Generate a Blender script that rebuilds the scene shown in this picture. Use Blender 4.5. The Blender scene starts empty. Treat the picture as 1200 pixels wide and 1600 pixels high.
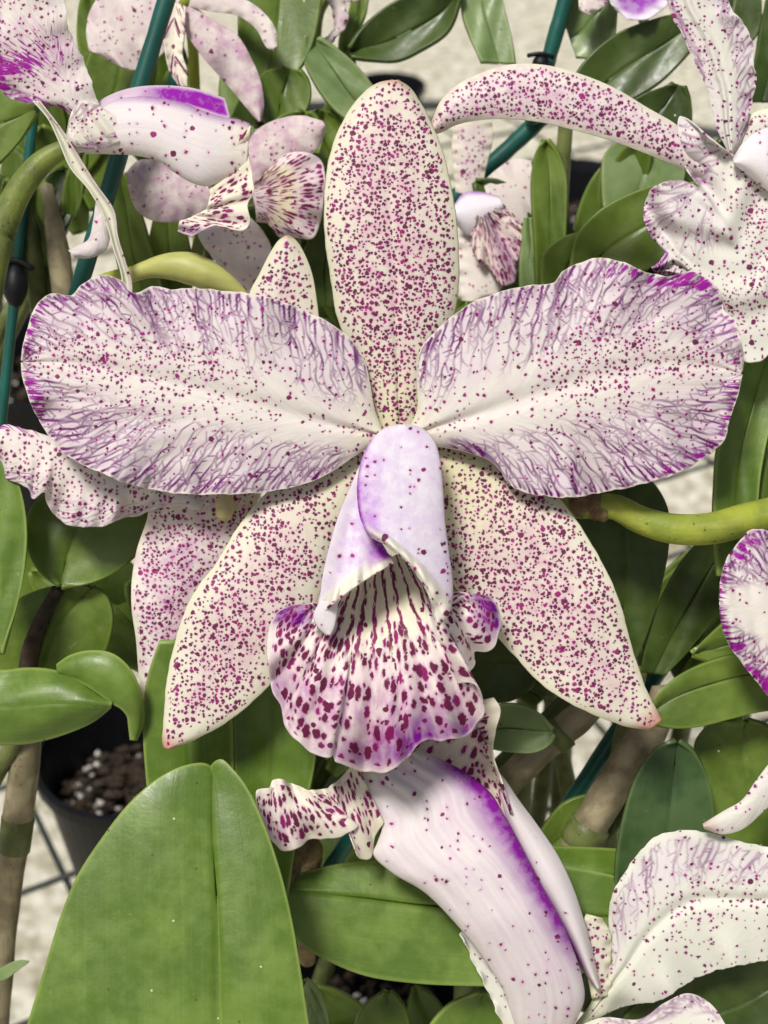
import bpy, math, random
import numpy as np
from mathutils import Vector, Matrix
R_ = math.radians
sc = bpy.context.scene
COL = sc.collection
rng = np.random.RandomState(7)
random.seed(7)

# ---------------------------------------------------------------- camera, sky, sun, exposure
S = 0.00016            # metres per unit (one unit = one photo pixel at the main flower)
D = 2400.0             # camera to main flower, in units
PITCH = R_(35)         # camera looks down on the bench
FLOWER_H = 1.12        # height of the flower centre above the floor
F = Vector((0, math.cos(PITCH), -math.sin(PITCH)))
U = Vector((0, math.sin(PITCH), math.cos(PITCH)))
X = Vector((1, 0, 0))
CAM = Vector((0, 0, FLOWER_H)) - F * (D * S)
cam_d = bpy.data.cameras.new('camera')
cam = bpy.data.objects.new('camera', cam_d); COL.objects.link(cam)
cam.location = CAM
cam.rotation_euler = (math.pi / 2 - PITCH, 0, 0)
cam_d.sensor_fit = 'VERTICAL'
cam_d.sensor_height = 24.0
cam_d.sensor_width = 18.0
cam_d.lens = 24.0 * D / 1600.0
cam_d.clip_start = 0.02
cam_d.clip_end = 400
cam_d.dof.use_dof = True
cam_d.dof.focus_distance = (D - 10) * S
cam_d.dof.aperture_fstop = (cam_d.lens / 1000.0) / (18 * S)
sc.camera = cam

w = bpy.data.worlds.new("World"); sc.world = w; w.use_nodes = True
wt = w.node_tree
sky = wt.nodes.new('ShaderNodeTexSky'); sky.sky_type = 'NISHITA'; sky.sun_disc = False
SUN_EL, SUN_AZ = R_(66), R_(222)
sky.sun_elevation = SUN_EL; sky.sun_rotation = SUN_AZ
sky.air_density = 1.0; sky.dust_density = 6.0; sky.ozone_density = 1.0
bg = wt.nodes['Background']; bg.inputs['Strength'].default_value = 0.052
wt.links.new(sky.outputs[0], bg.inputs['Color'])
sd = bpy.data.lights.new('sun', 'SUN'); sd.energy = 2.9; sd.angle = R_(13); sd.color = (1, .97, .92)
so = bpy.data.objects.new('sun', sd); COL.objects.link(so)
sdir = Vector((math.sin(SUN_AZ) * math.cos(SUN_EL), math.cos(SUN_AZ) * math.cos(SUN_EL), math.sin(SUN_EL)))
so.rotation_euler = sdir.to_track_quat('Z', 'Y').to_euler(); so.location = (0, 0, 3)
sc.view_settings.view_transform = 'Standard'; sc.view_settings.look = 'None'
sc.view_settings.exposure = 0.33; sc.view_settings.gamma = 1.0
sc.cycles.max_bounces = 6; sc.cycles.diffuse_bounces = 3; sc.cycles.glossy_bounces = 2
sc.cycles.transmission_bounces = 3; sc.cycles.transparent_max_bounces = 4

# ---------------------------------------------------------------- placing helpers
Fn, Un, Xn, Cn = (np.array(v) for v in (F, U, X, CAM))
def PW(x, y, z):
    """photo point (x,y) at height z units in front of the flower plane -> world (arrays ok)"""
    x, y, z = np.broadcast_arrays(np.asarray(x, float), np.asarray(y, float), np.asarray(z, float))
    dep = (D - z)
    k = dep / D
    return (Cn + S * (dep[..., None] * Fn + ((x - 600) * k)[..., None] * Xn + ((800 - y) * k)[..., None] * Un))
def on_plane(x, y, h):
    """where the sight line through (x,y) meets the level plane at height h (metres)"""
    d = Fn * D + (x - 600) * Xn + (800 - y) * Un
    t = (h - Cn[2]) / d[2]
    return Vector(Cn + d * t)

def catmull(pts, n, fine=40):
    p = np.asarray(pts, float)
    if len(p) == 2:
        return p[0] + (p[1] - p[0]) * np.linspace(0, 1, n)[:, None]
    seg = np.maximum(np.linalg.norm(np.diff(p, axis=0), axis=1), 1e-6)
    t = np.concatenate([[0], np.cumsum(seg ** .6)])
    m = np.zeros_like(p)
    d = np.diff(p, axis=0) / np.diff(t)[:, None]
    h = np.diff(t)
    m[1:-1] = (d[:-1] * h[1:, None] + d[1:] * h[:-1, None]) / (h[1:] + h[:-1])[:, None]
    m[0] = d[0]; m[-1] = d[-1]
    out = []
    for i in range(len(p) - 1):
        s = np.linspace(0, 1, fine, endpoint=False)[:, None]
        h_ = t[i + 1] - t[i]
        out.append((2*s**3-3*s**2+1)*p[i] + (s**3-2*s**2+s)*h_*m[i] + (-2*s**3+3*s**2)*p[i+1] + (s**3-s**2)*h_*m[i+1])
    q = np.vstack(out + [p[-1:]])
    L = np.concatenate([[0], np.cumsum(np.linalg.norm(np.diff(q, axis=0), axis=1))])
    tt = np.linspace(0, L[-1], n)
    return np.stack([np.interp(tt, L, q[:, k]) for k in range(q.shape[1])], 1)

def smooth(a, lo, hi):
    t = np.clip((a - lo) / (hi - lo), 0, 1)
    return t * t * (3 - 2 * t)
def wob(t, seed, freqs=(3, 7, 13), amps=(1, .6, .35)):
    r = np.random.RandomState(seed)
    o = 0
    for f, a in zip(freqs, amps):
        o = o + a * np.sin(t * f * (1 + .2 * r.rand()) * 2 * math.pi + r.rand() * 6.28)
    return o
def prof(u, ks):
    """smooth profile through evenly spaced values"""
    xs = np.linspace(0, 1, len(ks))
    f = np.interp(np.linspace(0, 1, 400), xs, ks)
    k = np.exp(-np.linspace(-2, 2, 61) ** 2); k /= k.sum()
    f = np.convolve(np.pad(f, 30, 'edge'), k, 'valid')
    return np.interp(u, np.linspace(0, 1, 400), f)

def link(name, me, parent=None):
    o = bpy.data.objects.new(name, me); COL.objects.link(o)
    if parent is not None:
        o.parent = parent
        o.matrix_parent_inverse = parent.matrix_world.inverted() if False else Matrix.Translation(-parent.location)
    return o
def thing(name, label, cat, px=None, loc=None, group=None):
    o = bpy.data.objects.new(name, None); COL.objects.link(o)
    o.empty_display_size = .01
    if px is not None: o.location = Vector(PW(*px))
    if loc is not None: o.location = loc
    tag(o, label, cat, group)
    return o
def tag(o, label=None, cat=None, group=None, kind=None):
    if label: o['label'] = label
    if cat: o['category'] = cat
    if group: o['group'] = group
    if kind: o['kind'] = kind
    return o

def grid_mesh(name, W, mat, attrs=None, closed=False):
    nu, nv = W.shape[:2]
    me = bpy.data.meshes.new(name)
    idx = np.arange(nu * nv).reshape(nu, nv)
    if closed:
        b = np.roll(idx, -1, axis=1)
        q = np.stack([idx[:-1], b[:-1], b[1:], idx[1:]], -1).reshape(-1, 4)
    else:
        q = np.stack([idx[:-1, :-1], idx[:-1, 1:], idx[1:, 1:], idx[1:, :-1]], -1).reshape(-1, 4)
    nf = len(q)
    me.vertices.add(nu * nv); me.vertices.foreach_set('co', W.reshape(-1).astype(np.float32))
    me.loops.add(nf * 4); me.loops.foreach_set('vertex_index', q.reshape(-1).astype(np.int32))
    me.polygons.add(nf); me.polygons.foreach_set('loop_start', np.arange(0, nf * 4, 4, dtype=np.int32))
    me.polygons.foreach_set('use_smooth', np.ones(nf, bool))
    for k, a in (attrs or {}).items():
        at = me.attributes.new(k, 'FLOAT_VECTOR', 'POINT')
        at.data.foreach_set('vector', a.reshape(-1).astype(np.float32))
    me.update(calc_edges=True); me.materials.append(mat)
    return me

def solidify(o, t, off=0):
    m = o.modifiers.new('thickness', 'SOLIDIFY'); m.thickness = t * S; m.offset = off; m.use_even_offset = False
    return o

def blob(x, y, rx, ry=None):
    ry = ry or rx
    return np.exp(-((GX - x) / rx) ** 2 - ((GY - y) / ry) ** 2)
def trace_veins(G, p0, p1, seed):
    """follow the petal's fan of veins back to its midline: (place of leaving, length) per vertex"""
    ax = (p1 - p0); ln = np.linalg.norm(ax); ax = ax / ln; pr = np.array([-ax[1], ax[0]])
    a = (G - p0) @ ax; b = (G - p0) @ pr
    side = b > 0; b = np.abs(b); path = np.zeros_like(a)
    for _ in range(90):
        act = b > .02
        t = a / ln
        th = (R_(24) + R_(40) * smooth(b, 10, 90)) * (1 - .72 * smooth(t, .45, .95)) + R_(18) * (1 - smooth(t, 0, .25))
        st = np.minimum(5.0, b / np.maximum(np.sin(th), .05))
        a = np.where(act, a - st * np.cos(th), a); b = np.where(act, b - st * np.sin(th), b); path = path + st * act
    return np.stack([a, path + side * 700, 0 * a + seed * 3.1], -1)
def grow_veins(G, l, r, p0, p1, seed, gap=8.0, reach=(45, 150), bold=1.0):
    """grow a fan of fine branching veins from the margin back towards the midline; returns ink per vertex"""
    K = 1.6
    x0, y0 = G[..., 0].min() - 12, G[..., 1].min() - 12
    w_ = int((G[..., 0].max() + 12 - x0) * K) + 2; h_ = int((G[..., 1].max() + 12 - y0) * K) + 2
    ink = np.zeros((h_, w_)); rs = np.random.RandomState(seed)
    ax = (p1 - p0); ln = np.linalg.norm(ax); ax = ax / ln; pr = np.array([-ax[1], ax[0]])
    yy, xx = np.mgrid[-4:5, -4:5]
    def stamp(px, py, wd, op):
        cx, cy = (px - x0) * K, (py - y0) * K
        ix, iy = int(cx), int(cy)
        if ix < 5 or iy < 5 or ix > w_ - 6 or iy > h_ - 6: return
        d = np.sqrt((xx + ix - cx) ** 2 + (yy + iy - cy) ** 2) / K
        v = np.clip((wd - d) / .9 + .5, 0, 1) * op
        sl = ink[iy - 4:iy + 5, ix - 4:ix + 5]
        np.maximum(sl, v, out=sl)
    def field(px, py):
        q = np.array([px, py]) - p0
        a, b = q @ ax, q @ pr
        sd = 1 if b > 0 else -1; b = abs(b); t = a / ln
        th = (R_(22) + R_(46) * float(smooth(np.array(b), 8, 85))) * (1 - .75 * float(smooth(np.array(t), .45, .97)))
        return a, b, ax * math.cos(th) + pr * sd * math.sin(th)
    for edge in (l, r):
        c = catmull(edge[::6], max(8, int(np.sum(np.linalg.norm(np.diff(edge, axis=0), axis=1)) / gap)))
        for p in c[2:]:
            px, py = p + rs.uniform(-2.5, 2.5, 2)
            L_ = rs.uniform(*reach) * (1.0 if rs.rand() > .2 else .45)
            op = rs.uniform(.7, 1.15); ph = rs.rand() * 6.28; f = rs.uniform(.05, .11); skip = rs.uniform(1, 6)
            wd0 = rs.uniform(.75, 1.25) * bold
            prev = None; n = int(L_ / .8); brs = []
            for k in range(n):
                q = k / n
                a, b, d = field(px, py)
                if b < 14 or a < 4: break
                wv = .22 * math.sin(ph + f * k) + .13 * math.sin(ph * 2 + f * 2.7 * k)
                dx = d[0] * math.cos(wv) - d[1] * math.sin(wv); dy = d[0] * math.sin(wv) + d[1] * math.cos(wv)
                px -= dx * .8; py -= dy * .8
                if k * .8 > skip:
                    o_ = min(1, op * (1 - q) ** .5 * (.8 + .3 * math.sin(ph + k * .09)))
                    stamp(px, py, wd0 * (1.35 - .6 * q) + (.5 if k * .8 < skip + 5 else 0), max(o_, 0))
                if rs.rand() < .042: brs.append((px, py, dx, dy, 1 - q))
            for (bx, by, dx, dy, q) in brs:
                an = rs.uniform(.45, 1.05) * rs.choice([-1, 1]); m = int(rs.uniform(8, 22))
                ex, ey = dx * math.cos(an) - dy * math.sin(an), dx * math.sin(an) + dy * math.cos(an)
                for k in range(m):
                    bx -= ex * .8; by -= ey * .8
                    stamp(bx, by, .8 * bold, min(1, op * q ** .5 * (1 - .3 * k / m)))
    gx = np.clip((G[..., 0] - x0) * K, 0, w_ - 2); gy = np.clip((G[..., 1] - y0) * K, 0, h_ - 2)
    ix, iy = gx.astype(int), gy.astype(int); fx, fy = gx - ix, gy - iy
    return (ink[iy, ix] * (1 - fx) * (1 - fy) + ink[iy, ix + 1] * fx * (1 - fy) + ink[iy + 1, ix] * (1 - fx) * fy + ink[iy + 1, ix + 1] * fx * fy)
INK = {}
def blade(name, L, Rr, zf, mat, parent, M=None, nu=90, nv=50, thick=2.2, frill=0, frf=(.7, 1.9, 3.7, 7.1), A=None, seed=1,
          vein_k=.25, mc=.5, kind=None, quad=False):
    """one petal or leaf: side curves L and Rr (base to tip), optional midline M, relief zf(u,v)"""
    l = catmull(L, nu); r = catmull(Rr, nu)
    m = catmull(M, nu) if M is not None else l * (1 - mc) + r * mc
    u = np.linspace(0, 1, nu)
    wid = np.linalg.norm(r - l, axis=1)
    if frill:
        nrm = (r - l) / np.maximum(wid, 1)[:, None]
        ll = np.sum(np.linalg.norm(np.diff(l, axis=0), axis=1))
        for side, arr in ((-1, l), (1, r)):
            n_ = wob(u * ll / 100, seed * 7 + side, frf, (1, .9, .6, .25)) * frill
            env = smooth(u, .12, .35)
            arr += nrm * side * (n_ * env)[:, None]
    bad = wid < 2
    v = np.linspace(-1, 1, nv)
    v = np.sign(v) * (np.abs(v) ** .92)
    V = v[None, :, None]
    G = np.where(V < 0, m[:, None] * (1 + V) + l[:, None] * (-V), m[:, None] * (1 - V) + r[:, None] * V)
    uu, vv = np.meshgrid(u, v, indexing='ij')
    if quad: G = l[:, None] * (V * (V - 1) / 2) + m[:, None] * (1 - V * V) + r[:, None] * (V * (V + 1) / 2)
    z = zf(uu, vv) + 0 * uu
    W = PW(G[..., 0], G[..., 1], z) - np.array(parent.location if parent is not None else (0, 0, 0))
    ln = np.sum(np.linalg.norm(np.diff(m, axis=0), axis=1))
    hw = np.where(vv < 0, np.linalg.norm(m - l, axis=1)[:, None], np.linalg.norm(r - m, axis=1)[:, None])
    e = (1 - np.abs(vv)) * hw
    e = np.minimum(e, (1 - uu) * ln * 1.2 + 0)
    pc = np.stack([G[..., 0], G[..., 1], z * 0 + seed * 13.7], -1)
    vk = 0 if vein_k == 'trace' else vein_k
    vc = np.stack([(uu - vk * np.abs(vv)) * ln, np.abs(vv) * hw + (vv > 0) * 700, uu * 0 + seed * 3.1], -1)
    if vein_k == 'trace':
        vc = trace_veins(G, m[0], m[-1], seed)
    global GX, GY
    GX, GY = G[..., 0], G[..., 1]
    a = dict(spot=0, vein=0, blush=0, edge=0, yel=0, tip=0)
    a.update(A or {})
    for k in a:
        a[k] = (a[k](uu, vv, e) if callable(a[k]) else a[k]) + 0 * uu
    attrs = dict(pc=pc, vc=vc, m1=np.stack([a['spot'], a['vein'], a['blush']], -1),
                 m2=np.stack([a['edge'], a['yel'], a['tip']], -1))
    if mat.name in INK and np.max(a['vein']) > 0:
        k = grow_veins(G, l, r, m[0], m[-1], seed, *INK[mat.name])
        attrs['m3'] = np.stack([k, k * 0, k * 0], -1)
    me = grid_mesh(name, W, mat, attrs)
    o = bpy.data.objects.new(name, me); COL.objects.link(o)
    if parent is not None: o.parent = parent
    solidify(o, thick)
    return o

def tube(name, pts, rad, mat, parent=None, n=16, ring=14, seed=0, local=True):
    """round stem through photo points (x,y,z) with radii in units"""
    c = catmull(pts, n)
    rr = np.interp(np.linspace(0, 1, n), np.linspace(0, 1, len(rad)), rad)
    if seed: rr = rr * (1 + .05 * wob(np.linspace(0, 1, n), seed, (2, 5), (1, .6)))
    Wc = PW(c[:, 0], c[:, 1], c[:, 2])
    return tube_world(name, Wc, rr * S, mat, parent, ring)
def tube_world(name, Wc, rr, mat, parent=None, ring=14):
    n = len(Wc)
    T = np.gradient(Wc, axis=0); T /= np.linalg.norm(T, axis=1)[:, None]
    ref = np.array([.3, .5, .81]); ref /= np.linalg.norm(ref)
    B = np.cross(T, ref); B /= np.linalg.norm(B, axis=1)[:, None]
    N = np.cross(B, T)
    th = np.linspace(0, 2 * math.pi, ring, endpoint=False)
    rr = np.asarray(rr)
    # rounded ends
    Wc2 = np.vstack([Wc[:1] - T[:1] * rr[0] * .5, Wc, Wc[-1:] + T[-1:] * rr[-1] * .5])
    r2 = np.concatenate([[rr[0] * .05], rr, [rr[-1] * .05]])
    N2 = np.vstack([N[:1], N, N[-1:]]); B2 = np.vstack([B[:1], B, B[-1:]])
    W = Wc2[:, None] + r2[:, None, None] * (np.cos(th)[None, :, None] * N2[:, None] + np.sin(th)[None, :, None] * B2[:, None])
    if parent is not None: W = W - np.array(parent.location)
    sl = np.concatenate([[0], np.cumsum(np.linalg.norm(np.diff(Wc2, axis=0), axis=1))]) / S
    pc = np.stack([np.repeat(sl[:, None], ring, 1), np.repeat((th * 20)[None], len(sl), 0), np.zeros((len(sl), ring))], -1)
    me = grid_mesh(name, W, mat, dict(pc=pc), closed=True)
    o = bpy.data.objects.new(name, me); COL.objects.link(o)
    if parent is not None: o.parent = parent
    return o

# ---------------------------------------------------------------- node helper
class NT:
    def __init__(s, name):
        s.m = bpy.data.materials.new(name); s.m.use_nodes = True
        s.t = s.m.node_tree; s.t.nodes.clear()
        s.out = s.t.nodes.new('ShaderNodeOutputMaterial')
    def n(s, typ, **kw):
        nd = s.t.nodes.new(typ)
        for k, v in kw.items(): setattr(nd, k, v)
        return nd
    def put(s, sock, v):
        if isinstance(v, bpy.types.NodeSocket): s.t.links.new(v, sock)
        elif isinstance(v, (tuple, list)):
            sock.default_value = (*v, 1) if len(v) == 3 and sock.type == 'RGBA' else v
        else: sock.default_value = v
    def math(s, op, a, b=0, c=None, clamp=False):
        nd = s.n('ShaderNodeMath', operation=op, use_clamp=clamp)
        s.put(nd.inputs[0], a); s.put(nd.inputs[1], b)
        if c is not None: s.put(nd.inputs[2], c)
        return nd.outputs[0]
    def ss(s, x, lo, hi, a=0, b=1):
        nd = s.n('ShaderNodeMapRange', interpolation_type='SMOOTHSTEP')
        s.put(nd.inputs[0], x); s.put(nd.inputs[1], lo); s.put(nd.inputs[2], hi); s.put(nd.inputs[3], a); s.put(nd.inputs[4], b)
        return nd.outputs[0]
    def mix(s, f, a, b, mode='MIX'):
        nd = s.n('ShaderNodeMix', data_type='RGBA', blend_type=mode, clamp_factor=True)
        s.put(nd.inputs[0], f); s.put(nd.inputs[6], a); s.put(nd.inputs[7], b)
        return nd.outputs[2]
    def vm(s, op, a, b=(0, 0, 0)):
        nd = s.n('ShaderNodeVectorMath', operation=op)
        s.put(nd.inputs[0], a); s.put(nd.inputs[1], b)
        return nd.outputs[0]
    def attr(s, k):
        nd = s.n('ShaderNodeAttribute', attribute_name=k); return nd.outputs['Vector']
    def sep(s, v):
        nd = s.n('ShaderNodeSeparateXYZ'); s.put(nd.inputs[0], v); return nd.outputs
    def noise(s, v, scale, detail=2, rough=.5, dim='3D', dist=0):
        nd = s.n('ShaderNodeTexNoise', noise_dimensions=dim)
        s.put(nd.inputs['Vector'], v); nd.inputs['Scale'].default_value = scale
        nd.inputs['Detail'].default_value = detail; nd.inputs['Roughness'].default_value = rough
        nd.inputs['Distortion'].default_value = dist
        return nd.outputs
    def vor(s, v, scale=1, feature='F1', dim='2D', rnd=1):
        nd = s.n('ShaderNodeTexVoronoi', voronoi_dimensions=dim, feature=feature)
        s.put(nd.inputs['Vector'], v); nd.inputs['Scale'].default_value = scale
        nd.inputs['Randomness'].default_value = rnd
        return nd.outputs
    def bump(s, h, strength, dist):
        nd = s.n('ShaderNodeBump'); s.put(nd.inputs['Height'], h)
        nd.inputs['Strength'].default_value = strength; nd.inputs['Distance'].default_value = dist
        return nd.outputs[0]
    def finish(s, col, rough=.5, normal=None, trans=0, tcol=None, spec=.4, metal=0, coat=0, sheen=0):
        p = s.n('ShaderNodeBsdfPrincipled')
        s.put(p.inputs['Base Color'], col); s.put(p.inputs['Roughness'], rough)
        p.inputs['Specular IOR Level'].default_value = spec; p.inputs['Metallic'].default_value = metal
        p.inputs['Coat Weight'].default_value = coat; p.inputs['Coat Roughness'].default_value = .3
        p.inputs['Sheen Weight'].default_value = sheen
        if normal is not None: s.put(p.inputs['Normal'], normal)
        res = p.outputs[0]
        if trans:
            t = s.n('ShaderNodeBsdfTranslucent'); s.put(t.inputs[0], tcol if tcol is not None else col)
            mx = s.n('ShaderNodeMixShader'); mx.inputs[0].default_value = trans
            s.t.links.new(res, mx.inputs[1]); s.t.links.new(t.outputs[0], mx.inputs[2]); res = mx.outputs[0]
        s.t.links.new(res, s.out.inputs[0])
        return s.m

# ---------------------------------------------------------------- materials
CREAM = (.80, .80, .62); WHITE = (.82, .80, .76)
DARK = (.13, .003, .055); MAG = (.33, .006, .18)
def petal_mat(name, base=CREAM, cell=12.5, size=1.0, elong=False, blushc=(.50, .17, .42), veinc=(.22, .045, .20),
              edgec=(.32, .012, .30), yelc=(.74, .74, .30), dark=DARK, mag=MAG, soft=.05, net=(12, 25), trans=.16, tipc=(.55, .22, .16),
              lines=True, streaky=.5, rnd=1, mottpc=False, vdist=(26, 16), vs=.72, nw=.13, halok=.28, ink=False, big=0, along=False):
    t = NT(name)
    pc = t.attr('pc'); vc = t.attr('vc')
    m1 = t.sep(t.attr('m1')); m2 = t.sep(t.attr('m2'))
    n1 = t.noise(pc, .16, 1)
    dvec = t.vm('MULTIPLY', t.vm('SUBTRACT', n1['Color'], (.5, .5, .5)), (4.5, 4.5, 0))
    src = vc if elong else pc
    big = t.noise(pc, 1 / 42., 2)['Fac']
    dens = t.math('ADD', m1[0], t.math('MULTIPLY', t.math('MULTIPLY', t.math('SUBTRACT', big, .5), 2.3), m1[0]))
    def layer(sx, sy, off, size_, dscale):
        v = t.vm('MULTIPLY', t.vm('ADD', t.vm('ADD', src, dvec), (off, off * 1.7, 0)), (1 / sx, 1 / sy, 0))
        o = t.vor(v, rnd=rnd)
        r = t.sep(o['Color'])
        on = t.math('LESS_THAN', r[0], t.math('MULTIPLY', dens, dscale))
        rad = t.math('MULTIPLY_ADD', r[1], .20, .16 * 1)
        rad = t.math('MULTIPLY', rad, size_)
        s1 = t.math('MULTIPLY', t.ss(o['Distance'], t.math('SUBTRACT', rad, soft), t.math('ADD', rad, soft), 1, 0), on)
        halo = t.math('MULTIPLY', t.ss(o['Distance'], rad, t.math('ADD', rad, .34), 1, 0), on)
        return s1, halo, r[2]
    if elong:
        a = layer(cell, cell * elong, 0, size, 1.0); b = layer(cell * .8, cell * elong * .6, 31, size * .8, .6)
    else:
        a = layer(cell, cell, 0, size, 1.0); b = layer(cell * .72, cell * .72, 31, size * .95, .75)
    if big:
        o3 = t.vor(t.vm('MULTIPLY', t.vm('ADD', pc, dvec), (1 / 30., 1 / 30., 0))); r3 = t.sep(o3['Color'])
        rad3 = t.math('MULTIPLY_ADD', r3[1], .09, .07)
        big_ = t.math('MULTIPLY', t.ss(o3['Distance'], t.math('SUBTRACT', rad3, .025), t.math('ADD', rad3, .02), 1, 0), t.math('LESS_THAN', r3[0], t.math('MULTIPLY', t.math('MULTIPLY', m1[0], big), t.ss(m1[0], .0, .1))))
    spots = t.math('MAXIMUM', a[0], b[0])
    if elong:
        vx = t.sep(t.vm('ADD', vc, t.vm('MULTIPLY', t.vm('SUBTRACT', t.noise(vc, .05, 2)['Color'], (.5, .5, .5)), (16, 0, 0))))
        sw = t.math('ABSOLUTE', t.math('SUBTRACT', t.math('FRACT', t.math('MULTIPLY', vx[0], 1 / 27.)), .5))
        gate = t.ss(t.noise(t.vm('MULTIPLY', vc, (1, .5, 1)), .10, 3, .7)['Fac'], .36, .46)
        sw = t.math('MULTIPLY', t.math('MULTIPLY', t.ss(sw, .09, .17, 1, 0), gate), t.ss(m1[1], .1, .5))
        spots = t.math('MAXIMUM', spots, sw)
    if big: spots = t.math('MAXIMUM', spots, big_)
    halo = t.math('MAXIMUM', a[1], b[1])
    col = t.mix(t.math('MULTIPLY', t.noise(pc, 1 / 90., 3)['Fac'], .35), base, tuple(c * k for c, k in zip(base, (.93, .90, .95))))
    col = t.mix(m2[1], col, yelc)
    mott = t.noise(t.vm('MULTIPLY', vc, (.10, 1, 1)), .13, 3)['Fac'] if along else t.noise(pc, .045, 4, .65)['Fac'] if mottpc else t.noise(t.vm('MULTIPLY', vc, (1, .35, 1)), .10, 3)['Fac']
    bl = t.math('MULTIPLY', m1[2], t.ss(mott, .3, .7, .2, 1.5), clamp=True)
    col = t.mix(bl, col, blushc)
    st0 = t.noise(t.vm('MULTIPLY', vc, (1, .2, 1)), .14, 2)['Fac']
    # veins: a net of long cells that follow the petal's own fan of veins
    vd = t.vm('ADD', vc, t.vm('MULTIPLY', t.vm('SUBTRACT', t.noise(vc, .035, 2)['Color'], (.5, .5, .5)), (*vdist, 0)))
    ve = t.vor(t.vm('MULTIPLY', vd, (1 / net[0], 1 / net[1], 0)), feature='DISTANCE_TO_EDGE')['Distance']
    vn = t.noise(vc, .045, 3)['Fac']
    wdt = t.math('MULTIPLY', t.math('MULTIPLY', m1[1], t.ss(vn, .3, .7, .25, 1.3)), nw)
    net_ = t.ss(ve, t.math('MULTIPLY', wdt, .25), t.math('ADD', wdt, .015), 1, 0)
    sx = t.sep(vd)
    saw = t.math('ABSOLUTE', t.math('SUBTRACT', t.math('FRACT', t.math('MULTIPLY', sx[0], 1 / (net[0] * 1.9))), .5))
    ln = t.ss(saw, 0, t.math('MULTIPLY_ADD', wdt, 1.1, .02), 1, 0)
    ln = t.math('MULTIPLY', ln, t.ss(t.noise(t.vm('MULTIPLY', vc, (1, .5, 1)), .05, 1)['Fac'], .42, .6))
    veins = t.math('MAXIMUM', net_, t.math('MULTIPLY', ln, .8)) if lines else net_
    veins = t.math('MULTIPLY', veins, t.math('MULTIPLY', t.ss(m1[1], .03, .5), 0 if elong else vs))
    if ink:
        m3 = t.sep(t.attr('m3'))
        veins = t.math('MULTIPLY', t.math('MULTIPLY', m3[0], t.ss(m1[1], .0, .4)), vs)
        col = t.mix(t.math('MULTIPLY', m1[1], .15), col, (.60, .42, .70))
        col = t.mix(t.math('MULTIPLY', t.ss(st0, .3, .7), t.math('MULTIPLY', m1[1], .22)), col, (.60, .40, .66))
    elif not elong: col = t.mix(t.math('MULTIPLY', m1[1], .16), col, (.55, .42, .68))
    col = t.mix(veins, col, veinc)
    # coloured margin broken into streaks that run out along the veins
    st = t.noise(pc, .05, 3, .6)['Fac'] if mottpc else t.noise(t.vm('MULTIPLY', vc, (1, .12, 1)), .11, 2)['Fac']
    ed = t.math('MULTIPLY', m2[0], t.ss(st, .38, .62, 1 - streaky, 1.15), clamp=True)
    if lines:
        st2 = t.noise(t.vm('MULTIPLY', vc, (1, .16, 1)), .22, 2)['Fac']
        ed = t.math('MULTIPLY', t.ss(t.math('MULTIPLY_ADD', t.math('SUBTRACT', st2, .5), 2.6, m2[0]), .35, .75), t.ss(m2[0], .02, .2))
    col = t.mix(ed, col, edgec)
    col = t.mix(m2[2], col, tipc)
    col = t.mix(t.math('MULTIPLY', halo, halok), col, (.55, .20, .45))
    sc_ = t.mix(t.ss(a[2], .35, 1.), dark, mag)
    col = t.mix(t.math('MULTIPLY', spots, .96), col, sc_)
    h = t.math('ADD', t.math('MULTIPLY', t.noise(pc, .35, 2)['Fac'], .35),
               t.math('MULTIPLY', t.noise(t.vm('MULTIPLY', vc, (1, .12, 1)), .09, 2)['Fac'], .45))
    h = t.math('ADD', h, t.math('MULTIPLY', spots, .12))
    h = t.math('SUBTRACT', h, t.math('MULTIPLY', veins, .30))
    nb = t.bump(h, .55, 2.2 * S)
    return t.finish(col, .5, nb, trans, spec=.13)

def leaf_mat(name, c1, c2, rimc=(.30, .42, .08), rough=.38, speck=.5, trans=.06):
    t = NT(name)
    pc = t.attr('pc'); vc = t.attr('vc'); m2 = t.sep(t.attr('m2'))
    n1 = t.noise(pc, 1 / 110., 3)['Fac']; n3 = t.noise(t.vm('MULTIPLY', vc, (.012, 1, 1)), .35, 2)['Fac']; n2 = t.noise(pc, 1 / 26., 3, .6)['Fac']
    fib = t.noise(t.vm('MULTIPLY', vc, (.03, 1, 1)), .10, 3)['Fac']
    f = t.math('ADD', t.math('ADD', t.math('MULTIPLY', n1, .7), t.math('MULTIPLY', n2, .3)), t.math('MULTIPLY', fib, .06))
    col = t.mix(t.ss(f, .40, .68), c1, c2)
    col = t.mix(t.math('MULTIPLY', m2[0], .8), col, rimc)
    o = t.vor(pc, 1 / 34.); r = t.sep(o['Color'])
    sp = t.math('MULTIPLY', t.ss(o['Distance'], .03, .07, 1, 0), t.math('LESS_THAN', r[0], .10 * speck))
    col = t.mix(sp, col, (.05, .06, .02))
    sc2 = t.ss(t.noise(pc, .055, 4, .7)['Fac'], .66, .74)
    col = t.mix(t.math('MULTIPLY', sc2, .22), col, (.45, .5, .25))
    h = t.math('ADD', t.math('MULTIPLY', fib, .35), t.math('MULTIPLY', n2, .8))
    h = t.math('ADD', h, t.math('MULTIPLY', t.noise(pc, .4, 2)['Fac'], .12))
    h = t.math('ADD', h, t.math('MULTIPLY', n3, .12))
    col = t.mix(t.math('MULTIPLY', t.ss(n3, .5, .7), .045), col, rimc)
    spw = t.math('MULTIPLY', t.ss(o['Distance'], .035, .06, 1, 0), t.math('GREATER_THAN', r[0], 1 - .025 * speck))
    col = t.mix(spw, col, (.55, .56, .42))
    rg = t.ss(n2, .3, .7, rough - .08, rough + .1)
    return t.finish(col, rg, t.bump(h, .35, 3 * S), trans, tcol=(.25, .4, .05), spec=.38)

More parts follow.
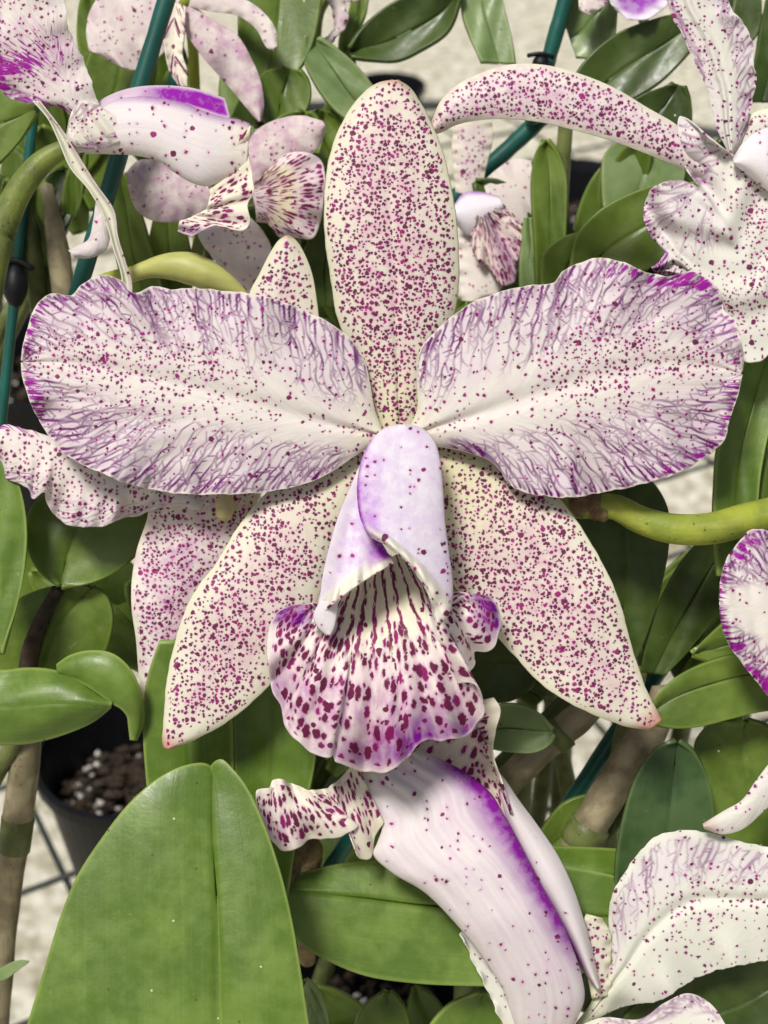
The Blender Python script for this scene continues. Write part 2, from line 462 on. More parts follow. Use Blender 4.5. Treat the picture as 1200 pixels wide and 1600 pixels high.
def plain(name, c1, c2=None, rough=.5, ns=.05, bump=.3, spec=.4, metal=0, bd=2, stretch=(1, 1, 1), coat=0):
    t = NT(name)
    g = t.n('ShaderNodeNewGeometry').outputs['Position']
    p = t.vm('MULTIPLY', g, tuple(k / S for k in stretch))
    n1 = t.noise(p, ns, 4, .6)['Fac']
    col = t.mix(t.ss(n1, .3, .7), c1, c2 or tuple(k * .7 for k in c1))
    return t.finish(col, rough, t.bump(n1, bump, bd * S), spec=spec, metal=metal, coat=coat)

M_SEPAL = petal_mat('sepal_spotted', base=(.79, .765, .63), cell=9.3, size=1.0, big=.5, mottpc=True, blushc=(.56, .22, .40), yelc=(.72, .71, .36), mag=(.32, .005, .16), trans=.24)
M_PETAL = petal_mat('petal_veined', base=(.80, .785, .70), cell=10.5, size=.74, net=(6.2, 30), vdist=(7, 12), vs=1.0, trans=.24, nw=.24, ink=True, big=.8, veinc=(.15, .006, .15))
M_LOBE = petal_mat('lip_tube_lilac', base=(.80, .77, .80), cell=19, size=.55, blushc=(.55, .36, .68), mottpc=True, edgec=(.30, .02, .42), streaky=.25, net=(26, 60), lines=False)
M_LOBE2 = petal_mat('lip_tube_pink', base=(.80, .765, .74), cell=17, size=.50, blushc=(.62, .40, .58), along=True, mottpc=True, edgec=(.30, .015, .38), streaky=.12, net=(26, 60), lines=False, trans=.2)
M_LIP = petal_mat('lip_skirt', base=(.88, .82, .74), cell=11, size=1.16, elong=2.6, rnd=.6, halok=.42, lines=False, trans=.22, blushc=(.44, .07, .42), edgec=(.20, .006, .28), dark=(.13, .001, .042), mag=(.27, .003, .13), soft=.07, streaky=.3)
M_FAR = petal_mat('petal_speckled', base=(.79, .775, .68), cell=9.5, size=.9, blushc=(.50, .20, .42), soft=.09, mottpc=True)
M_BLUR = petal_mat('petal_mottled', base=(.76, .72, .64), cell=9, size=.7, blushc=(.40, .12, .32), soft=.2, mottpc=True)
M_BACKFL = petal_mat('flower_back', base=(.78, .785, .69), cell=10, size=.72, blushc=(.50, .22, .45), net=(10, 34), vdist=(8, 14), nw=.2, vs=.8, trans=.24, ink=True, big=.5)
INK[M_PETAL.name] = (8.6, (75, 235), 1.35)
INK[M_BACKFL.name] = (12.0, (60, 170), 1.35)

M_LEAF_A = leaf_mat('leaf_bright', (.078, .140, .016), (.135, .215, .034), (.34, .44, .11))
M_LEAF_B = leaf_mat('leaf_mid', (.072, .120, .014), (.130, .195, .030), (.17, .24, .04))
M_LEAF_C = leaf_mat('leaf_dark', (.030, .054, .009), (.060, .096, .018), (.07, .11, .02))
M_LEAF_D = leaf_mat('leaf_pale', (.13, .20, .065), (.21, .29, .12), (.28, .36, .13), rough=.36)
M_STEM = plain('green_stem', (.34, .40, .05), (.24, .31, .04), .42, .02, .15)
M_STEMB = plain('olive_stem', (.22, .28, .05), (.13, .17, .04), .45, .03, .2)
M_CANE = plain('dry_cane', (.33, .29, .18), (.16, .13, .075), .75, .018, .8, stretch=(1, 1, .3))
M_CANEG = plain('green_cane', (.14, .17, .055), (.075, .09, .03), .6, .02, .5)
M_STAKE = plain('green_stake', (.008, .10, .075), (.006, .07, .055), .38, .01, .25, spec=.5)
M_POT = plain('black_plastic', (.004, .0045, .006), (.007, .008, .010), .5, .02, .1, spec=.25)
M_WIRE = plain('dark_wire', (.03, .035, .035), (.015, .016, .016), .45, .03, .3)
M_BARK = plain('bark_mix', (.06, .04, .025), (.018, .013, .009), .85, .05, .8)
M_PERL = plain('white_grit', (.70, .68, .62), (.5, .48, .44), .8, .05, .4)

def stem_mat(name, c1, c2, c3):
    t = NT(name)
    g = t.n('ShaderNodeNewGeometry').outputs['Position']
    p = t.vm('MULTIPLY', g, (1 / S, 1 / S, 1 / S))
    pc = t.attr('pc')
    n1 = t.noise(t.vm('MULTIPLY', pc, (.25, 1, 1)), .06, 3)['Fac']; n2 = t.noise(p, .02, 3)['Fac']
    col = t.mix(t.ss(n2, .35, .65), c1, c2)
    col = t.mix(t.math('MULTIPLY', t.ss(n1, .5, .75), .5), col, c3)
    o = t.vor(p, .11, dim='3D'); r = t.sep(o['Color'])
    sp = t.math('MULTIPLY', t.ss(o['Distance'], .14, .24, 1, 0), t.math('LESS_THAN', r[0], t.ss(n2, .4, .7, .02, .4)))
    col = t.mix(t.math('MULTIPLY', sp, .8), col, (.06, .05, .02))
    h = t.math('ADD', t.math('MULTIPLY', n1, 1.5), t.noise(p, .2, 2)['Fac'])
    return t.finish(col, .45, t.bump(h, .4, 2 * S), .05, spec=.3)
M_STEM = stem_mat('speckled_green_stem', (.33, .38, .045), (.22, .27, .04), (.42, .42, .10))
M_STEMB = stem_mat('speckled_olive_stem', (.20, .25, .05), (.12, .15, .04), (.30, .28, .10))
M_CANE = stem_mat('dry_cane_sheath', (.36, .31, .19), (.20, .17, .10), (.10, .07, .04))
M_CANEG = stem_mat('green_cane_sheath', (.15, .18, .055), (.08, .10, .03), (.20, .17, .08))
M_BRACT = plain('dry_bract', (.11, .06, .035), (.22, .17, .06), .7, .05, .6)
def floor_mat():
    t = NT('pale_gravel_floor')
    g = t.n('ShaderNodeNewGeometry').outputs['Position']
    b = t.noise(g, 7, 6, .7)['Fac']; c = t.noise(g, 34, 6, .75)['Fac']
    col = t.mix(t.ss(c, .40, .60), (.36, .33, .23), (.76, .74, .62))
    col = t.mix(t.math('MULTIPLY', t.ss(b, .45, .7), .5), col, (.42, .38, .27))
    col = t.mix(t.math('MULTIPLY', t.ss(t.noise(g, 24, 4, .7)['Fac'], .60, .66), .6), col, (.16, .13, .07))
    h = t.math('ADD', t.math('MULTIPLY', c, 1.0), t.math('MULTIPLY', b, 2))
    return t.finish(col, .85, t.bump(h, .7, .01), spec=.25)
M_FLOOR = floor_mat()

# ---------------------------------------------------------------- setting: floor and wire bench
def box_plane(name, mat, h, r=60):
    me = bpy.data.meshes.new(name)
    me.from_pydata([(-r, -r, h), (r, -r, h), (r, r, h), (-r, r, h)], [], [(0, 1, 2, 3)])
    me.materials.append(mat)
    o = bpy.data.objects.new(name, me); COL.objects.link(o); o['kind'] = 'structure'
    return o
box_plane('ground', M_FLOOR, 0.0)
BENCH = FLOWER_H - 0.37
bench = thing('bench', 'black welded wire mesh bench top under the orchid pots', 'plant bench', loc=Vector((0, .4, 0)))
def wire(p0, p1, r, parent=bench, name='wire'):
    return tube_world(name, np.linspace(np.array(p0), np.array(p1), 2), [r, r], M_WIRE, parent, 8)
ang = R_(28); ca, sa = math.cos(ang), math.sin(ang)
c0 = Vector((0, .55, BENCH)); pitch_w = .075
for k in range(-9, 10):
    for d in (0, 1):
        dx, dy = (ca, sa) if d == 0 else (-sa, ca)
        ox, oy = (-sa, ca) if d == 0 else (ca, sa)
        h = BENCH - (.0032 if d else 0)
        half = math.sqrt(max(0, .74 ** 2 - (k * pitch_w) ** 2)) + .02
        a_ = (c0.x + ox * k * pitch_w - dx * half, c0.y + oy * k * pitch_w - dy * half, h)
        b_ = (c0.x + ox * k * pitch_w + dx * half, c0.y + oy * k * pitch_w + dy * half, h)
        wire(a_, b_, .0017)
th = np.linspace(0, 2 * math.pi, 60)
tube_world('rim', np.stack([c0.x + .755 * np.cos(th), c0.y + .755 * np.sin(th), th * 0 + BENCH - .004], 1), np.full(60, .006), M_WIRE, bench, 8)
for k in range(4):
    a_ = k * math.pi / 2 + .6
    x_, y_ = c0.x + .74 * math.cos(a_), c0.y + .74 * math.sin(a_)
    wire((x_, y_, 0), (x_, y_, BENCH - .006), .012, name='leg')

def pot(px, py, hgt, rad, label, seed=1, group='black plastic pots on the bench'):
    """slotted black pot whose rim centre is seen at (px,py); stands on the bench"""
    c = on_plane(px, py, BENCH + hgt)
    t = thing('plant_pot', label, 'pot', loc=Vector((c.x, c.y, BENCH + .002)), group=group)
    pr = [(rad * .72, 0), (rad * .98, hgt * .93), (rad * 1.0, hgt * .94), (rad * 1.07, hgt * .94), (rad * 1.07, hgt),
          (rad * .99, hgt), (rad * .95, hgt * .93), (rad * .7, .004), (0.0005, .003)]
    th = np.linspace(0, 2 * math.pi, 40, endpoint=False)
    pr = np.array(pr)
    W = np.stack([pr[:, 0:1] * np.cos(th), pr[:, 0:1] * np.sin(th), np.repeat(pr[:, 1:2], 40, 1)], -1)
    me = grid_mesh('pot_wall', W, M_POT, closed=True)
    for p in me.polygons: p.use_smooth = False
    o = bpy.data.objects.new('pot_wall', me); COL.objects.link(o); o.parent = t
    vs, fs = [], []
    r = random.Random(seed)
    pieces = {0: ([], []), 1: ([], [])}
    for i in range(420):
        a_, q = r.random() * 6.28, math.sqrt(r.random()) * rad * .9
        s_ = r.uniform(.002, .0052); w_ = 1 if r.random() < .2 else 0
        vs, fs = pieces[w_]
        if w_: s_ *= .55
        b = len(vs); cx, cy, cz = q * math.cos(a_) * .92, q * math.sin(a_) * .92, hgt * .66 + r.uniform(-.003, .006)
        rot = Matrix.Rotation(r.random() * 6, 3, 'X') @ Matrix.Rotation(r.random() * 6, 3, 'Z')
        for v in ((1, 0, 0), (-1, 0, 0), (0, .8, 0), (0, -.8, 0), (0, 0, .6), (0, 0, -.6), ):
            k = rot @ Vector(v); k = k * s_ * r.uniform(.8, 1.2)
            vs.append((cx + k.x, cy + k.y, cz + k.z))
        fs += [(b + i0, b + i1, b + i2) for i0, i1, i2 in ((0, 2, 4), (2, 1, 4), (1, 3, 4), (3, 0, 4), (2, 0, 5), (1, 2, 5), (3, 1, 5), (0, 3, 5))]
    for w_, nm, m in ((0, 'bark_chips', M_BARK), (1, 'grit', M_PERL)):
        me = bpy.data.meshes.new(nm); me.from_pydata(pieces[w_][0], [], pieces[w_][1]); me.materials.append(m)
        o = bpy.data.objects.new(nm, me); COL.objects.link(o); o.parent = t; o['kind'] = 'stuff'
    return t

# ---------------------------------------------------------------- petal presets
def A_sepal(dens=.62, tip=.5, yel=.35, rim=(3, 11), blush=.0, dyel=.35):
    return dict(spot=lambda u, v, e: dens * smooth(e, *rim) * (.55 + .45 * smooth(u, .02, .25)) * (1 - .35 * smooth(u, .72, .95)),
                blush=lambda u, v, e: blush + .30 * smooth(e, 20, 60) * smooth(u, .15, .4),
                yel=lambda u, v, e: np.maximum(yel * (1 - smooth(u, 0, dyel)), .20 * (1 - smooth(e, 3, 14))),
                tip=lambda u, v, e: tip * smooth(u, .93, .995))
def A_back(spot=.18, vein=.4, blush=.1, edge=0., yel=0.):
    return dict(spot=lambda u, v, e: spot * (1 - .6 * np.abs(v)), vein=lambda u, v, e: vein * smooth(np.abs(v), .25, .8) * smooth(u, .1, .4),
                blush=lambda u, v, e: blush + 0 * u, edge=lambda u, v, e: edge * (1 - smooth(e, 4, 22)) * smooth(u, .3, .6), yel=lambda u, v, e: yel * (1 - smooth(u, 0, .35)))

# ================================================================ MAIN FLOWER
fl = thing('orchid_flower', 'large fully open cream bloom with maroon speckles, facing the viewer in the centre', 'orchid flower', px=(630, 700, -40), group='speckled orchid blooms')
# dorsal sepal
blade('dorsal_sepal',
      [(592, 705), (588, 660), (573, 600), (549, 545), (529, 500), (518, 440), (510, 385), (507, 330), (509, 285), (518, 237), (534, 194), (560, 155), (590, 131), (612, 126)],
      [(655, 705), (660, 660), (672, 600), (694, 540), (710, 490), (716, 440), (716, 390), (712, 340), (703, 285), (692, 240), (676, 200), (657, 162), (640, 138), (622, 126)],
      lambda u, v: prof(u, [-28, -12, 2, 6, -6, -34]) - 16 * v ** 2 - 10 * np.abs(v) ** 6 + 6 * np.exp(-(v / .08) ** 2) * (1 - u) * -1 + 3 * wob(u * .6 + v * .2, 3, (2, 4), (1, .5)) * np.abs(v),
      M_SEPAL, fl, nu=170, nv=90, thick=3.2, A=A_sepal(.88, .55, .6), seed=1, frill=.3)
# lateral sepals
blade('lateral_sepal',
      [(560, 700), (500, 730), (440, 752), (400, 788), (372, 825), (338, 880), (308, 920), (286, 965), (270, 1020), (261, 1070), (257, 1120), (255, 1160), (258, 1169)],
      [(600, 735), (572, 770), (545, 815), (525, 850), (510, 895), (492, 945), (462, 1008), (425, 1065), (390, 1100), (350, 1130), (310, 1152), (280, 1165), (264, 1170)],
      lambda u, v: prof(u, [-40, -28, -8, 6, 8, 0]) - 20 * v ** 2 * (1 - u) - 8 * np.abs(v) ** 5 + 4 * wob(u, 5, (1.5, 3), (1, .6)) * v,
      M_SEPAL, fl, nu=160, nv=90, thick=3.2, A=A_sepal(.84, .8, .30), seed=2, frill=.3)
blade('lateral_sepal',
      [(655, 735), (690, 770), (680, 820), (690, 870), (714, 920), (742, 957), (775, 992), (803, 1023), (840, 1063), (882, 1093), (930, 1117), (985, 1135), (1016, 1139)],
      [(690, 690), (760, 715), (830, 748), (872, 778), (903, 818), (932, 864), (953, 905), (972, 955), (985, 1005), (997, 1045), (1012, 1085), (1027, 1112), (1034, 1126)],
      lambda u, v: prof(u, [-40, -28, -10, 2, 2, -14]) - 20 * v ** 2 * (1 - u) - 8 * np.abs(v) ** 5 + 4 * wob(u, 6, (1.5, 3), (1, .6)) * v,
      M_SEPAL, fl, nu=160, nv=90, thick=3.2, A=A_sepal(.80, .8, .6, dyel=.5), seed=3, frill=.3)

def A_petal(side, seed):
    def spot(u, v, e):
        band = np.exp(-((v * side + .22 - .1 * u) / .42) ** 2)
        return (.70 * band * smooth(u, .22, .62) * (1 - .25 * smooth(u, .9, 1)) + .13 + .22 * (1 - smooth(u, .05, .3)) * (1 - np.abs(v))) * smooth(e, 5, 12)
    def vein(u, v, e):
        a = smooth(np.abs(v), .15, .6) * smooth(u, .05, .22)
        return a * (1 - .25 * smooth(u, .8, .98)) * (.75 + .35 * smooth(-e, -60, -10)) * smooth(e, -1, 5)
    def edge(u, v, e):
        m = (1 - smooth(e, 4, 34)) * smooth(e, -2, 4)
        where = smooth(u, .55, .8) * (.35 + .75 * smooth(wob(u, seed, (2, 5), (1, .6)), -.4, .8))
        if seed == 25:
            return np.clip(m * where * .62 + .42 * blob(1050, 442, 60, 16) + .30 * blob(960, 424, 45, 14) + .3 * blob(1140, 640, 14, 50), 0, .72)
        return np.clip(m * where * .5 + .12 * blob(165, 450, 40, 26) + .25 * blob(55, 640, 16, 40), 0, .6)
        return m * where
    return dict(spot=spot, vein=vein, edge=edge, blush=lambda u, v, e: .10 + .05 * smooth(u, .4, .9), yel=lambda u, v, e: np.maximum(.25 * (1 - smooth(u, 0, .15)), .12 * (1 - smooth(e, 2, 9))))
def petal_z(seed, side):
    def f(u, v):
        base = prof(u, [-4, 12, 22, 20, 8, -10])
        av = np.abs(v)
        ruf = smooth(av, .35, 1.) * smooth(u, .16, .5)
        s = np.where(v > 0, 1, 2)
        w1 = np.where(v > 0, wob(u, seed, (3.3, 6.5, 11), (13, 7, 2.2)), wob(u, seed + 9, (3.1, 5.5, 10), (13, 7, 2.2)))
        mid = -9 * np.exp(-(v / .10) ** 2) * (1 - .5 * u)
        return base - 14 * v ** 2 + ruf * w1 + mid + smooth(av, .80, 1) * smooth(u, .2, .4) * wob(u + .03 * v, seed + 5, (15, 24, 37), (2.4, 1.6, .9)) + 1.2 * wob(u * 1.5 - av * .8, seed + 3, (3, 6), (1, .4)) * smooth(av, .1, .5) * smooth(u, .2, .5)
    return f
blade('petal',
      [(596, 668), (585, 640), (578, 600), (569, 562), (548, 530), (515, 505), (480, 487), (440, 470), (400, 461), (350, 454), (300, 450), (272, 453), (240, 448), (206, 457), (192, 440), (172, 431), (150, 433), (128, 445), (112, 461), (85, 458), (66, 466), (54, 482), (44, 510), (36, 540), (33, 562)],
      [(596, 690), (578, 698), (552, 714), (520, 736), (488, 752), (450, 763), (400, 770), (350, 773), (300, 772), (250, 768), (205, 757), (160, 740), (120, 722), (92, 700), (70, 672), (52, 640), (42, 612), (35, 588), (33, 568)],
      petal_z(11, 1), M_PETAL, fl, M=[(596, 680), (520, 664), (430, 640), (330, 612), (230, 590), (130, 570), (36, 565)], nu=400, nv=260, thick=1.4, frill=.6, A=A_petal(1, 21), quad=True, seed=4, vein_k='trace')
blade('petal',
      [(640, 668), (652, 640), (652, 600), (652, 568), (660, 540), (676, 522), (702, 498), (740, 472), (780, 456), (820, 447), (864, 442), (880, 424), (905, 410), (940, 403), (975, 411), (1010, 425), (1045, 431), (1080, 425), (1108, 438), (1128, 462), (1131, 484), (1148, 500), (1157, 530), (1162, 560), (1160, 580)],
      [(640, 690), (665, 696), (700, 700), (735, 708), (765, 720), (783, 737), (792, 752), (815, 768), (858, 776), (905, 776), (950, 768), (1000, 757), (1050, 743), (1090, 722), (1118, 703), (1132, 688), (1140, 655), (1152, 622), (1158, 595), (1160, 586)],
      petal_z(31, 1), M_PETAL, fl, M=[(640, 680), (740, 650), (830, 620), (930, 590), (1040, 568), (1110, 572), (1158, 583)], nu=400, nv=260, thick=1.4, frill=.6, A=A_petal(1, 25), quad=True, seed=5, vein_k='trace')

# lip: skirt first, then the two lobes rolled into a tube over the column
lipA = dict(spot=lambda u, v, e: .82 * smooth(e, 5, 20) * (1 - .15 * smooth(v, .3, .9)) * (.25 + .75 * smooth(v, -.45, -.05)), vein=lambda u, v, e: 1 - smooth(v, -.35, .05),
            blush=lambda u, v, e: .08 * smooth(v, 0, .5) + .32 * blob(620, 1110, 130, 60) + .5 * blob(630, 1165, 80, 30) + .3 * blob(470, 1090, 60, 60),
            edge=lambda u, v, e: np.clip(1.6 * blob(455, 960, 32, 20) + 1.9 * blob(774, 950, 24, 36) + 1.0 * blob(755, 934, 24, 10) + .8 * blob(735, 1140, 40, 20) + .9 * blob(660, 1150, 40, 36) + .6 * blob(590, 1180, 90, 20) + .5 * blob(430, 1075, 22, 40), 0, 1) * smooth(e, -3, 8),
            yel=lambda u, v, e: .42 * (1 - smooth(v, -.8, .2)))
lip_outer = [(484, 962), (470, 950), (450, 948), (432, 958), (422, 978), (418, 1010), (421, 1050), (427, 1083), (440, 1102), (444, 1128), (456, 1150), (474, 1168), (500, 1182), (516, 1184), (520, 1177), (524, 1192), (545, 1202), (575, 1207), (605, 1203), (632, 1188), (652, 1165), (668, 1154), (695, 1154), (728, 1151), (748, 1133), (757, 1112), (754, 1092), (748, 1076), (738, 1068), (718, 1071), (700, 1066), (688, 1056), (683, 1046), (696, 1052), (712, 1060), (730, 1052), (741, 1036), (742, 1018), (760, 1016), (775, 1000), (783, 972), (780, 946), (766, 933), (744, 932), (722, 944), (704, 962)]
def lip_z(u, v):
    t = (v + 1) / 2
    base = prof(t, [-45, 20, 62, 78, 74, 52])
    side = -60 * (2 * u - 1) ** 2 * smooth(t, .1, .9) * 0.6
    ruf = smooth(t, .45, 1) * wob(u, 17, (5.3, 9.1, 15), (16, 11, 5)) * (1 - .8 * smooth(u, .76, .84)) + 16 * smooth(t, .3, 1) * smooth(u, .80, .9)
    pleat = 3.5 * np.sin(u * 2 * math.pi * 17 + wob(t, 2, (1, 2), (1, .5))) * smooth(t, .2, .6)
    return base + side + ruf + pleat + smooth(t, .78, 1) * wob(u, 23, (11, 19, 29), (5, 3.5, 1.8))
o = blade('lip_skirt', [(520, 945), (540, 915), (565, 890), (595, 872), (625, 866), (652, 876), (672, 900), (685, 935)], lip_outer,
          lip_z, M_LIP, fl, nu=400, nv=130, thick=2.2, frill=2.0, frf=(1.4, 3.9, 8.7, 14), A=lipA, seed=6)
# fan coordinates for the skirt's rows of marks
def fan_vc(o, nu, nv, across=900, ln=300):
    uu, vv = np.meshgrid(np.linspace(0, 1, nu), np.linspace(0, 1, nv), indexing='ij')
    vc = np.stack([uu * across, vv * ln, uu * 0], -1)
    o.data.attributes['vc'].data.foreach_set('vector', vc.reshape(-1).astype(np.float32))
fan_vc(o, 400, 130, 560, 300)
# left lobe of the tube
blade('lip_side_lobe',
      [(600, 672), (580, 695), (562, 730), (547, 765), (532, 800), (518, 845), (506, 895), (499, 940), (486, 977)],
      [(612, 672), (598, 720), (588, 770), (585, 810), (592, 840), (616, 880)],
      lambda u, v: prof(u, [2, 30, 60, 84, 100]) + 26 * (1 - v ** 2) * (.4 + .6 * u) - 22 * smooth(-v, .2, 1) + 5 * smooth(u, .85, 1) * wob(v, 8, (1.5, 3), (1, .6)),
      M_LOBE, fl, M=[(605, 672), (580, 740), (560, 800), (550, 860), (543, 926)], nu=110, nv=70, thick=3,
      A=dict(spot=lambda u, v, e: .05 + .5 * smooth(u, .96, 1), blush=lambda u, v, e: .50 - .5 * smooth(u, .86, .92) - .3 * smooth(-v, .2, .9), edge=lambda u, v, e: .9 * smooth(v, .25, .95) * smooth(u, .5, .85) * (1 - smooth(u, .93, .97)), yel=lambda u, v, e: .30 * smooth(u, .88, .93)), seed=7, quad=True, vein_k=0)
blade('lip_side_lobe',
      [(622, 664), (600, 671), (580, 690), (567, 716), (560, 750), (560, 785), (565, 812), (577, 838)],
      [(640, 664), (662, 672), (678, 690), (687, 720), (691, 760), (694, 810), (700, 860), (706, 905), (706, 935), (700, 960), (684, 979)],
      lambda u, v: prof(u, [6, 52, 84, 104, 126]) + 30 * np.sqrt(np.clip(1.02 - v ** 2, 0, 1)) + 9 * smooth(u, .86, .93) * (1 - 1.4 * smooth(u, .94, 1)) + 4 * smooth(u, .85, 1) * wob(v, 12, (1.3, 2.7), (1, .7)),
      M_LOBE, fl, M=[(631, 664), (624, 700), (622, 760), (628, 820), (648, 893)], nu=140, nv=110, thick=3,
      A=dict(spot=lambda u, v, e: .16 + .5 * smooth(v, .78, .95) * smooth(u, .1, .3) + 2.0 * smooth(u, .955, .985), blush=lambda u, v, e: .30 + .5 * (smooth(-v, .1, .95)) * smooth(u, .1, .6) - .45 * smooth(u, .86, .91),
             edge=lambda u, v, e: .75 * smooth(-v, .90, 1) * smooth(u, .1, .4) + .35 * blob(572, 800, 22, 55), yel=lambda u, v, e: .30 * smooth(u, .86, .90)), seed=8, quad=True, vein_k=0)
blade('lip_curl', [(500, 940), (490, 962), (496, 978), (510, 992)], [(528, 938), (526, 962), (522, 980), (516, 992)],
      lambda u, v: 104 + 4 * (1 - v ** 2) - 12 * u + 3 * v, M_LOBE, fl, nu=20, nv=14, A=dict(spot=.05, blush=.12, yel=.1), seed=9)
# column hidden in the tube, and the stalk that carries the bloom
tube('column', [(625, 690, 0), (628, 760, 30), (632, 830, 62), (634, 862, 70)], [20, 24, 26, 18], M_LOBE, fl)
for o_ in fl.children:
    if o_.name.startswith('column'):
        n_ = len(o_.data.vertices)
        for k in ('vc', 'm1', 'm2'): o_.data.attributes.new(k, 'FLOAT_VECTOR', 'POINT')
tube('pedicel', [(626, 690, -20), (660, 720, -95), (760, 765, -120), (860, 788, -100), (912, 792, -85), (960, 792, -75), (1000, 812, -70), (1050, 826, -66), (1110, 826, -70), (1165, 812, -85), (1235, 796, -110)],
     [14, 17, 17, 17, 17, 19, 21, 24, 26, 27, 27], M_STEM, fl, n=50, ring=20)

tube('bract', [(890, 790, -88), (915, 790, -84), (938, 793, -80), (952, 800, -76)], [18, 21, 22, 20], M_BRACT, fl, n=14, ring=16, seed=3)
# ================================================================ OTHER FLOWERS
G_FL = 'speckled orchid blooms'
def zs(z0, z1=None, cup=-10, ruf=5, seed=1, fr=(3, 7)):
    z1 = z0 if z1 is None else z1
    return lambda u, v: z0 + (z1 - z0) * u + cup * v ** 2 + ruf * smooth(np.abs(v), .3, 1) * wob(u, seed, fr, (1, .6)) * np.where(v > 0, 1, -.8)

# --- side-on bloom below the centre
f2 = thing('orchid_flower', 'pale bloom seen from the side below the central one, long lilac trumpet with violet fold', 'orchid flower', px=(870, 1580, -120), group=G_FL)
# far lobe with violet fold
blade('lip_side_lobe',
      [(772, 1222), (778, 1240), (786, 1275), (802, 1320), (832, 1380), (866, 1430), (895, 1480), (918, 1525), (932, 1545)],
      [(776, 1205), (788, 1218), (806, 1245), (838, 1288), (870, 1335), (894, 1385), (912, 1440), (925, 1490), (938, 1545)],
      lambda u, v: prof(u, [-96, -84, -74, -78, -96]) - 24 * v ** 2, M_LOBE2, f2, nu=110, nv=44, thick=3,
      A=dict(spot=.03, blush=.12, edge=lambda u, v, e: .9 * smooth(-v, .15, .95) * smooth(u, .05, .2) * (1 - .5 * smooth(u, .85, 1)), yel=lambda u, v, e: .1 * smooth(u, .8, 1)), seed=12)
# near lobe (the body of the trumpet)
blade('lip_tube',
      [(556, 1213), (560, 1240), (585, 1262), (598, 1290), (590, 1318), (584, 1334), (612, 1362), (662, 1392), (716, 1446), (760, 1502), (790, 1552), (806, 1600), (830, 1640)],
      [(655, 1172), (690, 1188), (730, 1210), (765, 1240), (793, 1285), (820, 1335), (846, 1385), (872, 1432), (893, 1480), (908, 1525), (912, 1560), (900, 1592), (880, 1630)],
      lambda u, v: prof(u, [-72, -66, -52, -52, -74, -120]) + prof(u, [10, 30, 46, 44, 30, 20]) * (np.sqrt(np.clip(1.03 - v ** 2, 0, 1)) - .3) + 2 * wob(v * .5, 4, (2, 5), (1, .6)) * (1 - u),
      M_LOBE2, f2, nu=180, nv=110, thick=3,
      A=dict(spot=lambda u, v, e: .10 + .24 * smooth(u, .55, .8) * (1 - np.abs(v)) + .3 * (1 - smooth(u, 0, .10)), blush=lambda u, v, e: .17 + .12 * smooth(v, -.6, .6),
             edge=lambda u, v, e: np.clip(1.1 * smooth(v, .10, 1.05) ** 2.6 * (1 - smooth(u, .62, .85)) * smooth(u, .03, .12), 0, 1), vein=lambda u, v, e: .10 * smooth(u, .4, .6), yel=lambda u, v, e: .25 * smooth(u, .86, 1) + .35 * (1 - smooth(u, 0, .05))), seed=13, vein_k=0)
# throat and upturned lips of the mouth
A_thr = dict(spot=.8, blush=.12, yel=.30, edge=lambda u, v, e: .5 * smooth(v, .5, .9) * smooth(u, .3, .6))
o = blade('lip_throat', [(640, 1168), (668, 1178), (700, 1195), (738, 1215), (772, 1245), (790, 1285)], [(665, 1130), (700, 1120), (735, 1125), (757, 1160), (778, 1205), (800, 1270)],
          lambda u, v: -86 - 14 * (1 - v ** 2) + 10 * v, M_LIP, f2, nu=60, nv=40, A=A_thr, seed=14)
fan_vc(o, 60, 40, 150, 70)
o = blade('lip_skirt', [(700, 1105), (716, 1128), (738, 1150), (762, 1190), (778, 1225)], [(772, 1090), (782, 1108), (775, 1140), (770, 1175), (786, 1225)],
          lambda u, v: -78 + 16 * v + 5 * wob(u, 5, (2, 4), (1, .6)), M_LIP, f2, nu=60, nv=30,
          A=dict(spot=lambda u, v, e: .8 * (1 - smooth(v, .3, .6)), yel=.25, blush=.05), seed=15)
fan_vc(o, 60, 30, 150, 60)
o = blade('lip_skirt',
      [(556, 1190), (520, 1225), (492, 1236), (462, 1226), (444, 1219), (434, 1218), (425, 1222), (420, 1232), (402, 1234), (400, 1246)],
      [(600, 1285), (586, 1308), (578, 1342), (563, 1342), (552, 1310), (560, 1290), (530, 1308), (488, 1312), (462, 1326), (440, 1327), (424, 1312), (405, 1278), (401, 1262)],
      lambda u, v: -72 + 26 * u + 10 * wob(u, 9, (2, 4, 7), (1, .8, .4)) * smooth(np.abs(v), 0, 1) + 10 * (1 - v ** 2), M_LIP, f2, nu=130, nv=60, frill=1.1, frf=(1.2, 2.9, 5.7, 9),
      A=dict(spot=lambda u, v, e: .85 * smooth(e, 4, 14) * (1 - .55 * smooth(v, .3, .9)), yel=lambda u, v, e: .25 * (1 - u), blush=lambda u, v, e: .3 * smooth(u, .6, .9) * smooth(v, -.4, .4)), seed=16)
fan_vc(o, 130, 60, 300, 120)
